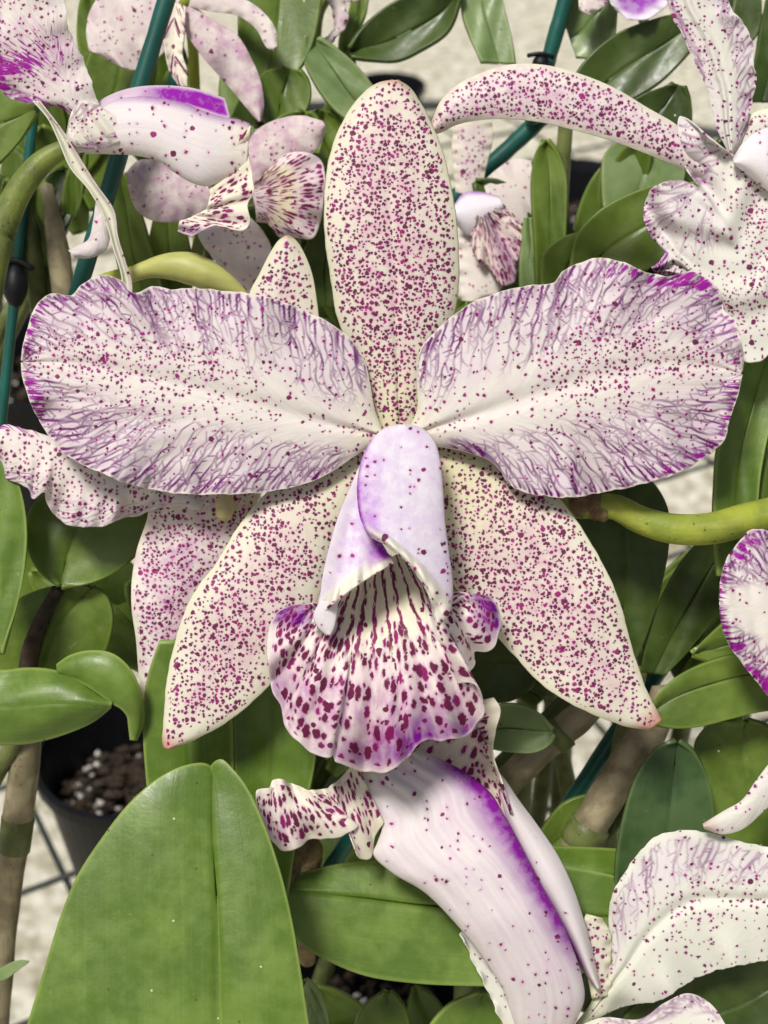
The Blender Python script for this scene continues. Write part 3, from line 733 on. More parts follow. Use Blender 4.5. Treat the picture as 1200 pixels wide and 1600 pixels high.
# its petals and sepals
blade('petal', [(900, 1600), (925, 1565), (941, 1510), (951, 1455), (954, 1410), (968, 1375), (992, 1340), (1022, 1310), (1060, 1297), (1102, 1300), (1140, 1310), (1170, 1318), (1210, 1325), (1260, 1350), (1290, 1400)],
      [(905, 1610), (935, 1590), (975, 1572), (1030, 1563), (1052, 1550), (1082, 1532), (1120, 1515), (1160, 1508), (1200, 1498), (1250, 1470), (1288, 1420)],
      lambda u, v: prof(u, [-150, -120, -92, -80, -90]) - 14 * v ** 2 + 7 * smooth(np.abs(v), .3, 1) * wob(u, 44, (3, 7), (1, .6)) - 8 * np.exp(-(v / .1) ** 2), M_BACKFL, f2, nu=260, nv=190, frill=.8,
      A=dict(spot=lambda u, v, e: .12 + .33 * np.exp(-((v) / .35) ** 2) * smooth(u, .25, .6), vein=lambda u, v, e: .9 * smooth(-v, .1, .5) * smooth(u, .12, .3) * smooth(e, 6, 24), yel=lambda u, v, e: .25 * (1 - smooth(u, 0, .3))), seed=17, vein_k='trace')
blade('dorsal_sepal', [(925, 1560), (914, 1500), (908, 1450), (916, 1428)], [(955, 1555), (954, 1500), (954, 1460), (940, 1434)], zs(-128, -112), M_SEPAL, f2, nu=40, nv=30, A=A_sepal(.6, 0, .3), seed=18)
blade('lateral_sepal', [(812, 1640), (780, 1590), (762, 1545), (742, 1510), (728, 1480), (719, 1458)], [(835, 1640), (812, 1590), (786, 1542), (762, 1502), (742, 1472), (724, 1452)], zs(-110, -100, 6), M_BACKFL, f2, nu=60, nv=24, frill=1.2, A=A_back(.1, 0, 0, 0, .3), seed=19)
blade('lateral_sepal', [(880, 1615), (940, 1590), (1000, 1592), (1040, 1566), (1075, 1552), (1110, 1568), (1140, 1612)], [(890, 1680), (960, 1670), (1030, 1670), (1090, 1660), (1145, 1630)], zs(-130, -70, -6, 4, 3), M_BACKFL, f2, nu=60, nv=36, A=A_back(.2, .5, .05, 0, .2), seed=20)
tube('pedicel', [(880, 1600, -130), (905, 1680, -200), (980, 1760, -300)], [18, 16, 16], M_STEM, f2)

# --- bloom tucked behind the left petal
f6 = thing('orchid_flower', 'bloom half hidden behind the central flower, ruffled petal at left and speckled hanging sepal', 'orchid flower', px=(350, 800, -130), group=G_FL)
blade('dorsal_sepal', [(400, 560), (392, 500), (390, 460), (405, 430), (420, 400), (436, 376), (446, 369)], [(510, 560), (500, 510), (495, 470), (488, 430), (476, 398), (462, 376), (450, 368)],
      lambda u, v: -92 - 10 * u - 12 * v ** 2, M_SEPAL, f6, nu=80, nv=60, A=A_sepal(.62, .5, 0), seed=22)
blade('lateral_sepal', [(228, 740), (232, 800), (214, 860), (206, 910), (206, 950), (213, 1000), (217, 1050), (222, 1094)], [(420, 740), (395, 800), (368, 850), (335, 920), (310, 980), (285, 1050), (262, 1078), (228, 1096)],
      lambda u, v: -84 - 20 * u - 14 * v ** 2 + 7 * wob(u, 2, (1, 2), (1, .5)) * v, M_FAR, f6, nu=110, nv=70, A=A_sepal(.95, .5, .5, blush=.25), seed=23)
blade('petal', [(330, 780), (262, 742), (190, 720), (150, 700), (100, 690), (70, 680), (35, 668), (8, 665), (-15, 680)], [(330, 800), (258, 792), (215, 806), (185, 812), (158, 822), (125, 822), (100, 818), (85, 805), (72, 783), (70, 770), (52, 778), (44, 762), (20, 752), (0, 740), (-18, 710)],
      lambda u, v: -84 + 4 * u - 14 * v ** 2 + 12 * smooth(v, -.4, 1) * wob(u, 5, (3, 6, 11), (1, .7, .4)), M_FAR, f6, nu=150, nv=60, frill=1,
      A=dict(spot=lambda u, v, e: .42 * smooth(e, 4, 10), vein=lambda u, v, e: .6 * smooth(v, .1, .7), edge=lambda u, v, e: .5 * (1 - smooth(e, 2, 12)) * smooth(u, .7, .9), blush=.14), seed=24)
tube('column', [(352, 770, -110), (352, 790, -90), (350, 806, -74)], [16, 17, 13], plain('column_cream', (.72, .66, .28), (.62, .55, .30), .4, .05, .1), f6)
blade('lip_side_lobe', [(318, 765), (328, 790), (335, 815), (345, 832)], [(395, 765), (376, 785), (366, 810), (352, 834)], zs(-98, -92, -4, 0), M_LIP, f6, nu=40, nv=30, A=dict(spot=.35, yel=.5), seed=25)
tube('pedicel', [(350, 775, -110), (300, 770, -200), (250, 790, -320)], [13, 12, 12], M_STEM, f6)

# --- top left bloom in profile
f3 = thing('orchid_flower', 'bloom in profile at the upper left, violet-topped trumpet beside the teal stake', 'orchid flower', px=(110, 230, -110), group=G_FL)
blade('petal', [(128, 215), (100, 170), (50, 163), (10, 150), (-15, 120), (-25, 60), (-10, -30)], [(145, 215), (160, 190), (150, 150), (130, 95), (108, 45), (98, -10), (80, -50)],
      lambda u, v: -86 + 20 * u - 16 * v ** 2 + 6 * wob(u, 3, (2, 5), (1, .6)) * np.abs(v), M_PETAL, f3, nu=130, nv=90, frill=1,
      A=dict(spot=lambda u, v, e: .55 * smooth(e, 4, 10) * (.4 + .6 * (1 - np.abs(v))), vein=lambda u, v, e: .8 * smooth(-v, .5, .9), edge=lambda u, v, e: .55 * (1 - smooth(e, 6, 34)) * smooth(-v, .3, .7) + .75 * blob(20, 100, 50, 24) + .3 * blob(70, 70, 50, 50), blush=lambda u, v, e: .12 + .25 * blob(50, 90, 70, 60)), seed=31, vein_k='trace')
blade('petal', [(103, 218), (108, 190), (118, 165), (140, 158), (160, 168)], [(106, 225), (135, 233), (165, 230), (195, 218), (207, 200)],
      lambda u, v: -66 + 6 * u - 8 * v ** 2 + 3 * wob(u, 3, (2, 5), (1, .6)), M_PETAL, f3, nu=70, nv=60, frill=.8, A=dict(spot=lambda u, v, e: .4 * smooth(e, 4, 10), vein=.25, yel=.1), seed=32)
blade('lateral_sepal', [(52, 158), (75, 185), (92, 220), (110, 262), (140, 298), (165, 345), (178, 390), (190, 430), (192, 470)], [(62, 158), (98, 205), (120, 240), (150, 288), (178, 330), (184, 370), (196, 410), (206, 445), (205, 470)],
      lambda u, v: -72 - 20 * u + 10 * v ** 2, M_BACKFL, f3, nu=100, nv=24, A=dict(spot=.12, yel=.15, blush=lambda u, v, e: .35 * smooth(v, .3, .9)), seed=33)
blade('lateral_sepal', [(152, 300), (146, 345), (138, 375), (122, 384), (107, 392)], [(172, 330), (172, 365), (165, 390), (140, 403), (118, 402)], zs(-92, -80, -8, 1), M_BACKFL, f3, nu=50, nv=30, A=A_back(.1, .1, .25), seed=34)
blade('lip_side_lobe', [(140, 170), (170, 150), (205, 138), (250, 134), (300, 138), (340, 150), (352, 155)], [(140, 190), (180, 175), (230, 165), (280, 165), (320, 175), (352, 185), (360, 184)],
      lambda u, v: -104 + 12 * v, M_LOBE2, f3, nu=90, nv=30, A=dict(spot=.2, edge=lambda u, v, e: .2 + .8 * smooth(u, .30, .6) * smooth(e, 0, 8), blush=.3), seed=35, vein_k=0)
blade('lip_tube', [(100, 215), (140, 185), (180, 158), (230, 152), (280, 160), (320, 175), (350, 184), (375, 188), (391, 194)], [(125, 240), (170, 240), (215, 243), (250, 252), (275, 270), (298, 284), (320, 290), (352, 284), (384, 278)],
      lambda u, v: prof(u, [-100, -78, -70, -70, -84]) + 30 * (np.sqrt(np.clip(1.03 - v ** 2, 0, 1)) - .5), M_LOBE2, f3, nu=120, nv=70,
      A=dict(spot=lambda u, v, e: .14 + .35 * smooth(v, .4, .9) * (1 - smooth(u, .6, .8)) + .6 * smooth(u, .85, .98), blush=.12, edge=lambda u, v, e: .6 * smooth(-v, .7, 1) * smooth(u, .2, .5), yel=lambda u, v, e: .3 * smooth(u, .8, 1)), seed=36)
o = blade('lip_skirt', [(318, 280), (328, 300), (322, 325), (300, 340), (280, 348), (278, 362)], [(392, 196), (388, 240), (396, 282), (398, 300), (388, 320), (392, 345), (380, 360), (340, 352), (300, 370)],
          lambda u, v: -74 + 5 * wob(u, 6, (2, 5), (1, .6)) + 6 * v, M_LIP, f3, nu=100, nv=50, frill=1,
          A=dict(spot=lambda u, v, e: .7 * smooth(e, 3, 8), yel=lambda u, v, e: .35 * (1 - u), edge=lambda u, v, e: .5 * smooth(u, .8, 1)), seed=37)
fan_vc(o, 100, 50, 230, 120)
tube('pedicel', [(108, 228, -92), (70, 250, -96), (35, 290, -100), (10, 340, -104), (-10, 410, -108), (-20, 480, -120)], [14, 20, 22, 24, 24, 22], M_STEMB, f3, n=30)

# --- top right bloom
f7 = thing('orchid_flower', 'large bloom cut by the upper right edge, with a long arching speckled sepal', 'orchid flower', px=(1190, 250, -60), group=G_FL)
blade('lateral_sepal', [(1110, 260), (1062, 200), (1010, 168), (960, 138), (900, 114), (850, 102), (800, 101), (750, 115), (712, 135), (688, 160), (675, 190)], [(1110, 285), (1062, 262), (1010, 240), (950, 218), (900, 204), (850, 192), (800, 186), (750, 187), (712, 195), (690, 206), (680, 209)],
      lambda u, v: prof(u, [-80, -62, -48, -50, -66]) - 14 * v ** 2, M_FAR, f7, nu=170, nv=70, A=A_sepal(1.0, .2, 0, blush=.22), seed=41)
blade('petal', [(1140, 240), (1120, 200), (1110, 155), (1090, 110), (1072, 65), (1045, 15), (1030, -40)], [(1146, 244), (1162, 210), (1172, 170), (1180, 130), (1178, 95), (1175, 60), (1160, 35), (1140, 10), (1130, -40)],
      lambda u, v: -54 + 10 * u - 10 * np.abs(v) + 5 * smooth(v, 0, 1) * wob(u, 4, (3, 6), (1, .6)) + 6 * np.exp(-((v + .3) / .12) ** 2), M_BACKFL, f7, nu=200, nv=140, frill=1, A=dict(spot=lambda u, v, e: .22 + .2 * (v < 0), vein=lambda u, v, e: .7 * smooth(v, .1, .6) + .6 * smooth(-v, .2, .8), blush=.05), seed=42, vein_k='trace')
blade('petal', [(1140, 240), (1105, 215), (1080, 190), (1062, 182), (1060, 215), (1070, 260), (1092, 292), (1078, 286), (1042, 284), (1015, 300), (1005, 330), (1010, 355), (1020, 372), (1040, 385), (1030, 410), (1018, 418)],
      [(1150, 250), (1180, 262), (1215, 300), (1240, 380), (1235, 450), (1220, 520), (1195, 560), (1165, 565), (1150, 540), (1140, 500), (1120, 470), (1090, 450), (1060, 435), (1020, 422)],
      lambda u, v: -60 + 17 * wob(u, 8, (2, 5), (1, .6)) * smooth(-v, -.2, 1) + 7 * wob(u, 9, (3, 6), (1, .6)) * smooth(v, 0, 1) - 10 * v ** 2 + 6 * wob(v * .5 + u, 4, (2, 4), (1, .5)), M_BACKFL, f7, nu=260, nv=170, frill=.9,
      A=dict(spot=lambda u, v, e: .2 + .75 * np.exp(-((v - .4) / .3) ** 2), vein=lambda u, v, e: .6 * smooth(-v, .0, .6), blush=.03, edge=lambda u, v, e: .6 * (1 - smooth(e, 4, 30)) * smooth(u, .6, .85)), seed=43, vein_k='trace')
blade('dorsal_sepal', [(1146, 246), (1150, 215), (1165, 185), (1190, 172), (1230, 168)], [(1152, 248), (1170, 235), (1190, 215), (1220, 200), (1240, 190)], zs(-70, -66, -4, 1), M_FAR, f7, nu=50, nv=30, A=A_sepal(.6, 0, 0), seed=44)
blade('lip_tube', [(1145, 250), (1160, 225), (1185, 205), (1240, 190)], [(1150, 258), (1190, 290), (1215, 310), (1250, 330)], lambda u, v: -48 + 22 * (1 - v ** 2) + 8 * u, M_LOBE, f7, nu=60, nv=50, A=dict(spot=.1, blush=.08, edge=lambda u, v, e: .5 * smooth(u, .55, .7) * (1 - np.abs(v)), yel=.1), seed=45)
tube('pedicel', [(1148, 250, -66), (1190, 300, -140), (1240, 380, -200)], [13, 13, 14], M_STEM, f7)

# --- soft blooms further back
f5 = thing('orchid_flower', 'soft small bloom between the profile bloom and the top sepal, yellow-hearted lip', 'orchid flower', px=(400, 290, -330), group=G_FL)
F5 = M_BLUR
blade('petal', [(370, 300), (380, 240), (400, 205), (430, 188), (470, 181), (505, 190)], [(390, 320), (420, 280), (450, 262), (480, 248), (500, 225), (510, 200)], zs(-330, -310, -12, 3, 3), F5, f5, A=A_back(.15, .1, .4), seed=51)
blade('petal', [(340, 280), (300, 262), (250, 250), (215, 252), (198, 270)], [(340, 320), (310, 338), (280, 346), (240, 345), (215, 330), (200, 290)], zs(-340, -330, -12, 4, 5), F5, f5, A=A_back(.1, .1, .38), seed=52)
blade('lateral_sepal', [(350, 330), (330, 350), (310, 365), (330, 400), (350, 425), (365, 455)], [(380, 330), (410, 360), (425, 390), (425, 420), (415, 450), (400, 475)], zs(-330, -310, -8, 3, 6), F5, f5, A=A_back(.25, .2, .15), seed=53)
o = blade('lip_skirt', [(392, 290), (395, 300), (396, 312), (400, 330)], [(425, 262), (445, 242), (475, 238), (500, 250), (508, 280), (505, 310), (500, 345), (488, 372), (462, 370), (435, 368), (425, 350), (400, 345)],
          lambda u, v: -322 + 22 * (1 - v ** 2) + 8 * wob(u, 5, (3, 6), (1, .5)) * smooth(v, 0, 1), M_LIP, f5, nu=110, nv=50, frill=1, A=dict(spot=lambda u, v, e: .75 * smooth(e, 3, 8), yel=lambda u, v, e: .7 * np.exp(-((v + .1) / .4) ** 2), blush=lambda u, v, e: .2 + 0 * u), seed=54)
fan_vc(o, 110, 50, 430, 130)
tube('pedicel', [(370, 300, -340), (330, 330, -420), (300, 420, -520)], [12, 12, 12], M_STEMB, f5)

f4 = thing('orchid_flower', 'blurred nodding bloom behind the teal stake at the top, with pointed drooping sepals', 'orchid flower', px=(290, 5, -420), group=G_FL)
blade('petal', [(290, -10), (240, -20), (170, -20), (140, 20), (135, 50), (140, 80)], [(285, 20), (265, 50), (258, 80), (240, 95), (210, 110), (180, 100), (155, 85)], zs(-420, -410, -10, 6, 3), F5, f4, A=A_back(.2, .15, .22), seed=61)
blade('lateral_sepal', [(285, 15), (288, 45), (310, 80), (335, 110), (370, 150), (395, 180), (404, 190)], [(300, 8), (330, 30), (370, 55), (392, 90), (408, 130), (412, 165), (408, 190)], zs(-400, -380, -10, 2, 3), F5, f4, A=A_back(.08, 0, .45), seed=62)
blade('dorsal_sepal', [(295, 10), (330, 18), (370, 24), (400, 45), (418, 75), (428, 79)], [(300, -10), (340, -14), (380, -2), (410, 18), (430, 45), (433, 72)], zs(-400, -370, -6, 2, 4), F5, f4, A=A_back(.06, 0, .2), seed=63)
blade('lip_skirt', [(262, 0), (255, 40), (258, 80), (265, 110), (280, 135)], [(290, 10), (288, 50), (285, 85), (292, 110), (292, 135)], zs(-392, -380, 10, 3, 4), M_LIP, f4, A=dict(spot=.3, yel=.15), seed=64)
tube('pedicel', [(288, 0, -420), (300, 60, -500), (305, 150, -560), (310, 400, -700)], [10, 10, 11, 12], M_STEM, f4, n=24)

f8 = thing('orchid_flower', 'small far bloom just right of the top sepal with violet-streaked column', 'orchid flower', px=(770, 330, -520), group=G_FL)
blade('dorsal_sepal', [(712, 300), (708, 260), (706, 225), (712, 195)], [(750, 310), (760, 260), (770, 215), (768, 190)], zs(-520, -510, -8, 2), F5, f8, A=A_sepal(.5, 0, 0, blush=.15), seed=71)
blade('petal', [(740, 310), (755, 285), (780, 262), (805, 248), (830, 252)], [(745, 345), (780, 350), (810, 352), (830, 335), (834, 290)], zs(-515, -505, -8, 3), F5, f8, A=A_back(.15, .1, .12), seed=72)
blade('petal', [(720, 330), (718, 360), (716, 400), (718, 440), (722, 470)], [(760, 340), (790, 390), (792, 430), (780, 455), (750, 472)], zs(-518, -510, -8, 3), F5, f8, A=A_back(.12, .1, .05), seed=73)
blade('lip_tube', [(710, 320), (725, 302), (750, 300), (780, 308)], [(712, 350), (735, 368), (765, 350), (790, 330)], lambda u, v: -500 + 20 * (1 - v ** 2), M_LOBE, f8, nu=40, nv=30, A=dict(edge=lambda u, v, e: .8 * smooth(-v, .7, 1), blush=.05), seed=74)
o = blade('lip_skirt', [(745, 335), (755, 340), (765, 330), (772, 325)], [(735, 370), (742, 400), (765, 420), (785, 445), (803, 440), (806, 410), (822, 380), (808, 340), (790, 318)],
          lambda u, v: -486 + 8 * v * wob(u, 3, (4, 9), (1, .8)), M_LIP, f8, nu=90, nv=40, frill=2, A=dict(spot=.6, yel=.2, edge=lambda u, v, e: .5 * np.exp(-((u - .5) / .12) ** 2), blush=.2), seed=75)
fan_vc(o, 90, 40, 400, 150)
tube('pedicel', [(735, 330, -525), (740, 420, -620), (745, 560, -760)], [11, 11, 12], M_STEMB, f8)

f9 = thing('orchid_flower', 'bloom mostly out of frame at the right edge, petal rim streaked bright magenta', 'orchid flower', px=(1290, 960, 0), group=G_FL)
blade('petal', [(1290, 900), (1250, 860), (1210, 835), (1180, 826), (1160, 842), (1140, 865), (1128, 895), (1124, 935)], [(1290, 1010), (1270, 1080), (1240, 1110), (1215, 1100), (1195, 1082), (1175, 1055), (1148, 1020), (1130, 985), (1125, 955)],
      lambda u, v: -20 + 14 * u - 16 * v ** 2 + 6 * wob(u, 3, (3, 7), (1, .6)) * np.abs(v), M_PETAL, f9, nu=150, nv=100, frill=1.2, A=dict(spot=lambda u, v, e: .2, vein=lambda u, v, e: .9 * smooth(np.abs(v), .2, .7),
      edge=lambda u, v, e: .62 * (1 - smooth(e, 6, 60)) * smooth(e, -1, 4), blush=.06), seed=81, vein_k='trace')
blade('lip_skirt', [(1290, 960), (1260, 1000), (1240, 1040)], [(1300, 1000), (1290, 1040), (1260, 1090)], zs(0, 10), M_LIP, f9, nu=30, nv=20, A=dict(spot=.5), seed=82)
tube('pedicel', [(1290, 950, -10), (1300, 900, -60), (1270, 830, -100), (1235, 798, -112)], [16, 18, 20, 22], M_STEM, f9)

f10 = thing('orchid_flower', 'bloom outside the lower right edge with one curved pinkish sepal tip showing', 'orchid flower', px=(1290, 1140, -80), group=G_FL)
blade('lateral_sepal', [(1290, 1130), (1240, 1160), (1205, 1190), (1180, 1222), (1160, 1250), (1130, 1268), (1098, 1288)], [(1300, 1200), (1250, 1230), (1215, 1248), (1190, 1270), (1160, 1295), (1130, 1303), (1100, 1294)],
      zs(-80, -60, -8, 1), M_BACKFL, f10, nu=70, nv=40, A=dict(spot=.16, blush=.12, tip=lambda u, v, e: .35 * smooth(u, .85, 1)), seed=83)
tube('pedicel', [(1290, 1150, -85), (1330, 1130, -140), (1340, 1000, -180)], [14, 15, 16], M_STEM, f10)

f11 = thing('orchid_flower', 'blurred bloom cut by the top edge with a magenta throat', 'orchid flower', px=(960, -60, -480), group=G_FL)
blade('petal', [(950, -60), (925, -30), (905, -5), (905, 15)], [(960, -60), (962, -20), (945, 8), (920, 24)], zs(-480, -470, -6), F5, f11, nu=40, nv=30, A=A_back(.05, 0, .2), seed=84)
blade('lip_skirt', [(955, -60), (955, -30), (952, -5), (962, 15)], [(1020, -60), (1045, -25), (1040, 10), (1012, 28), (980, 30)], zs(-470, -455, 12, 4), M_LOBE, f11, nu=60, nv=40, frill=1.5, A=dict(edge=lambda u, v, e: .85 * smooth(e, 6, 24), blush=.2), seed=85)
tube('pedicel', [(960, -55, -482), (990, -40, -560), (1010, 60, -640)], [10, 10, 10], M_STEMB, f11)

f12 = thing('orchid_flower', 'far bloom at the top edge showing only two thin crinkled petals', 'orchid flower', px=(540, -30, -520), group=G_FL)
blade('petal', [(520, -30), (512, 0), (522, 20), (520, 45), (502, 62)], [(535, -30), (538, 0), (544, 30), (532, 55), (518, 70)], zs(-520, -510, -5, 3), F5, f12, nu=50, nv=20, frill=1.5, A=A_back(.15, 0, .3), seed=86)
blade('petal', [(530, -30), (545, -25), (560, -12)], [(525, -5), (545, 3), (565, 0)], zs(-520, -510, -5, 3), F5, f12, nu=30, nv=20, A=A_back(.1, 0, .2), seed=87)
tube('pedicel', [(530, -25, -522), (500, 20, -600), (495, 120, -700)], [9, 9, 9], M_STEMB, f12)

# --- flower bud
bd = thing('orchid_bud', 'unopened yellow-green orchid bud lying above the left petal', 'flower bud', px=(290, 430, -140))
tube('bud', [(200, 432, -145), (220, 424, -142), (250, 417, -138), (290, 418, -134), (330, 432, -132), (362, 448, -130), (385, 462, -130)], [12, 15, 22, 27, 25, 16, 6], plain('bud_skin', (.48, .50, .14), (.30, .30, .10), .45, .015, .2, stretch=(.2, 1, 1)), bd, n=30, ring=24)
tube('pedicel', [(215, 425, -142), (160, 440, -190), (120, 470, -240), (90, 540, -300)], [12, 12, 12, 12], M_STEM, bd)

# ================================================================ LEAVES
def leafz(z0, z1, fold=20, arch=0, cup=0, crease=5, seed=1):
    return lambda u, v: z0 + (z1 - z0) * u + arch * 4 * u * (1 - u) + fold * (np.abs(v) ** 1.25) - cup * v ** 2 - crease * np.exp(-(v / .035) ** 2) * (1 - .3 * u) + 2.5 * wob(u * .6 + v * .3, seed, (1.5, 3), (1, .5))
A_leaf = dict(edge=lambda u, v, e: .55 * (1 - smooth(e, 1, 6)) + .35 * (np.exp(-(v / .02) ** 2)))
_ls = [100]
def leaf(parent, L, Rr, zf, mat, M=None, mc=.5, nu=70, nv=48, thick=9):
    _ls[0] += 1
    return blade('leaf', L, Rr, zf, mat, parent, M=M, mc=mc, nu=nu, nv=nv, thick=thick, A=A_leaf, seed=_ls[0])
def plant(label, px, group='orchid plants'):
    return thing('orchid_plant', label, 'orchid plant', px=px, group=group)
def down(px, pzv, length, side=0):
    """photo coordinates of points straight below (in the world) a photo point"""
    out = []
    x, y, z = px[0], px[1], pzv
    p = Vector(PW(x, y, z))
    for k in range(5):
        q = p + Vector((side * k / 4, 0, -length * k / 4))
        out.append(np.array(q))
    return np.array(out)
def cane_down(parent, px, z, r=(14, 20, 24, 20, 12), mat=None, length=None, side=0):
    p = Vector(PW(px[0], px[1], z))
    ln = (p.z - BENCH - .01) if length is None else length
    W = down(px, z, ln, side)
    Wd = catmull(W, 14)
    rr = np.interp(np.linspace(0, 1, 14), np.linspace(0, 1, len(r)), r) * S
    return tube_world('pseudobulb', Wd, rr, mat or M_CANEG, parent, 12)

# big leaf in front, bottom left
p1 = plant('plant whose single broad blunt leaf with a central crease fills the bottom left front', (260, 1700, 20))
leaf(p1, [(20, 1680), (44, 1600), (70, 1515), (96, 1430), (122, 1368), (160, 1310), (205, 1254), (250, 1216), (290, 1198), (318, 1196), (331, 1206)],
     [(495, 1680), (482, 1600), (470, 1520), (456, 1440), (437, 1360), (412, 1285), (385, 1228), (362, 1200), (347, 1188), (338, 1194), (331, 1206)],
     leafz(110, 20, 16, 10, 22, 7, 3), M_LEAF_A, M=[(350, 1680), (347, 1600), (345, 1500), (340, 1400), (333, 1300), (331, 1210)], nu=120, nv=90, thick=12)
tube('pseudobulb', [(330, 1670, 100), (330, 1800, 40), (330, 2000, -60), (330, 2300, -260)], [30, 40, 40, 26], M_CANEG, p1)
# upright leaves behind it
p2 = plant('plant with two upright broad leaves under the left hanging sepal', (360, 1500, -180))
leaf(p2, [(290, 1500), (262, 1400), (240, 1300), (228, 1200), (224, 1130), (230, 1060), (250, 1000)], [(368, 1500), (366, 1400), (366, 1300), (366, 1200), (364, 1130), (362, 1060), (350, 1000)], leafz(-120, -95, 14, 0, 10, 3, 5), M_LEAF_A)
leaf(p2, [(368, 1500), (370, 1400), (368, 1300), (366, 1200), (364, 1100), (370, 1020), (390, 980)], [(430, 1500), (450, 1400), (466, 1300), (480, 1250), (492, 1190), (496, 1100), (480, 1000)], leafz(-130, -105, 14, 0, 10, 3, 6), M_LEAF_A)
cane_down(p2, (368, 1500), -130)
# folded horizontal leaf
p3 = plant('plant with a thick folded leaf lying level under the side-on trumpet', (600, 1480, -200))
leaf(p3, [(1020, 1470), (960, 1500), (880, 1530), (800, 1540), (740, 1540), (650, 1536), (570, 1524), (510, 1500), (470, 1475), (445, 1440), (440, 1400)],
     [(1040, 1400), (960, 1370), (880, 1355), (800, 1350), (740, 1345), (680, 1348), (600, 1345), (540, 1350), (490, 1362), (455, 1375), (441, 1390)],
     lambda u, v: -170 + 30 * u + 34 * (-v) * (v < 0) + 6 * (1 - v ** 2) - 22 * v * (v > 0) - 8 * np.exp(-(v / .04) ** 2), M_LEAF_A, M=[(1030, 1430), (960, 1432), (880, 1430), (800, 1422), (740, 1418), (650, 1412), (570, 1402), (500, 1396), (450, 1394), (440, 1395)], nu=100, nv=60, thick=12)
leaf(p3, [(740, 1480), (820, 1450), (880, 1420), (960, 1402), (1050, 1395)], [(760, 1330), (820, 1326), (880, 1326), (960, 1330), (1060, 1340)], leafz(-175, -200, 0, 0, 40, 4, 4), M_LEAF_A, thick=12)
tube('pseudobulb', [(445, 1393, -150), (455, 1340, -190), (478, 1325, -230), (480, 1350, -320), (480, 1500, -500)], [20, 26, 26, 22, 16], M_BRACT, p3)
leaf(p3, [(470, 1620), (480, 1580), (478, 1550), (476, 1530)], [(520, 1640), (512, 1590), (498, 1550), (478, 1530)], leafz(-60, -40, 6), M_LEAF_D, nu=30, nv=24)
leaf(p3, [(640, 1660), (665, 1610), (700, 1570), (745, 1548)], [(760, 1680), (785, 1620), (785, 1580), (765, 1549)], leafz(-230, -210, 8), M_LEAF_A, nu=40, nv=30)
leaf(p3, [(560, 1640), (555, 1600), (575, 1565), (600, 1548)], [(640, 1640), (640, 1600), (630, 1568), (612, 1549)], leafz(-330, -320, 8), M_LEAF_B, nu=40, nv=30)
# left folded leaves
p4 = plant('plant at the left edge with a glossy leaf that curls over its own tip', (60, 1100, -60))
leaf(p4, [(-60, 1010), (-20, 1040), (0, 1048), (40, 1045), (80, 1048), (120, 1062), (150, 1082), (176, 1099)], [(-60, 1180), (-20, 1165), (0, 1162), (40, 1160), (80, 1152), (110, 1142), (145, 1125), (172, 1103)], leafz(-60, -40, 0, 10, 26, 2, 7), M_LEAF_A, thick=8)
leaf(p4, [(90, 1040), (110, 1026), (140, 1018), (175, 1022), (200, 1042), (215, 1070), (222, 1100), (222, 1130), (212, 1156)], [(90, 1055), (120, 1062), (150, 1080), (176, 1098), (190, 1106), (200, 1118), (203, 1135), (206, 1156)], lambda u, v: -58 + 18 * np.sin(u * 3.1) - 10 * v ** 2 - 20 * smooth(u, .6, 1), M_LEAF_A, thick=7)
leaf(p4, [(-60, 700), (-60, 800), (-40, 900), (-20, 980), (-2, 1024)], [(0, 700), (30, 760), (42, 820), (40, 880), (26, 950), (4, 1022)], leafz(-110, -80, 8, 0, 8), M_LEAF_A)
tube('pseudobulb', [(-60, 1080, -62), (-110, 1200, -120), (-140, 1400, -240), (-140, 1700, -420)], [24, 32, 34, 22], M_CANEG, p4)
p5 = plant('plant behind the left petal with two wide overlapping leaves', (120, 860, -220))
leaf(p5, [(150, 700), (110, 740), (70, 770), (45, 800), (42, 850), (60, 890), (92, 915)], [(230, 700), (245, 760), (240, 820), (220, 860), (180, 895), (130, 915), (96, 918)], leafz(-210, -190, 12, 0, 8), M_LEAF_B, M=[(200, 700), (170, 760), (130, 810), (108, 860), (94, 917)])
leaf(p5, [(30, 1100), (0, 1050), (-10, 1000), (10, 950), (50, 925), (100, 914), (140, 916)], [(90, 1110), (130, 1070), (160, 1030), (174, 990), (176, 955), (165, 930), (145, 918)], leafz(-250, -220, 12, 0, 8), M_LEAF_B)
leaf(p5, [(150, 700), (190, 730), (215, 760), (235, 800)], [(240, 700), (262, 740), (262, 800), (245, 850)], leafz(-205, -190, 6), M_LEAF_B)
cane_down(p5, (60, 1090), -250, side=-.16)
tube('old_stem', [(90, 920, -200), (70, 960, -215), (50, 1010, -222), (40, 1060, -240)], [10, 13, 16, 16], M_BARK, p5)
p6 = plant('plant at the left edge above the left petal with one dark pointed leaf', (10, 220, -260))
leaf(p6, [(-80, 180), (-40, 150), (0, 140), (30, 150), (55, 165)], [(-80, 330), (-40, 290), (0, 255), (30, 222), (58, 180)], leafz(-260, -220, 8, 0, 8), M_LEAF_B)
cane_down(p6, (-80, 250), -260, side=-.2)

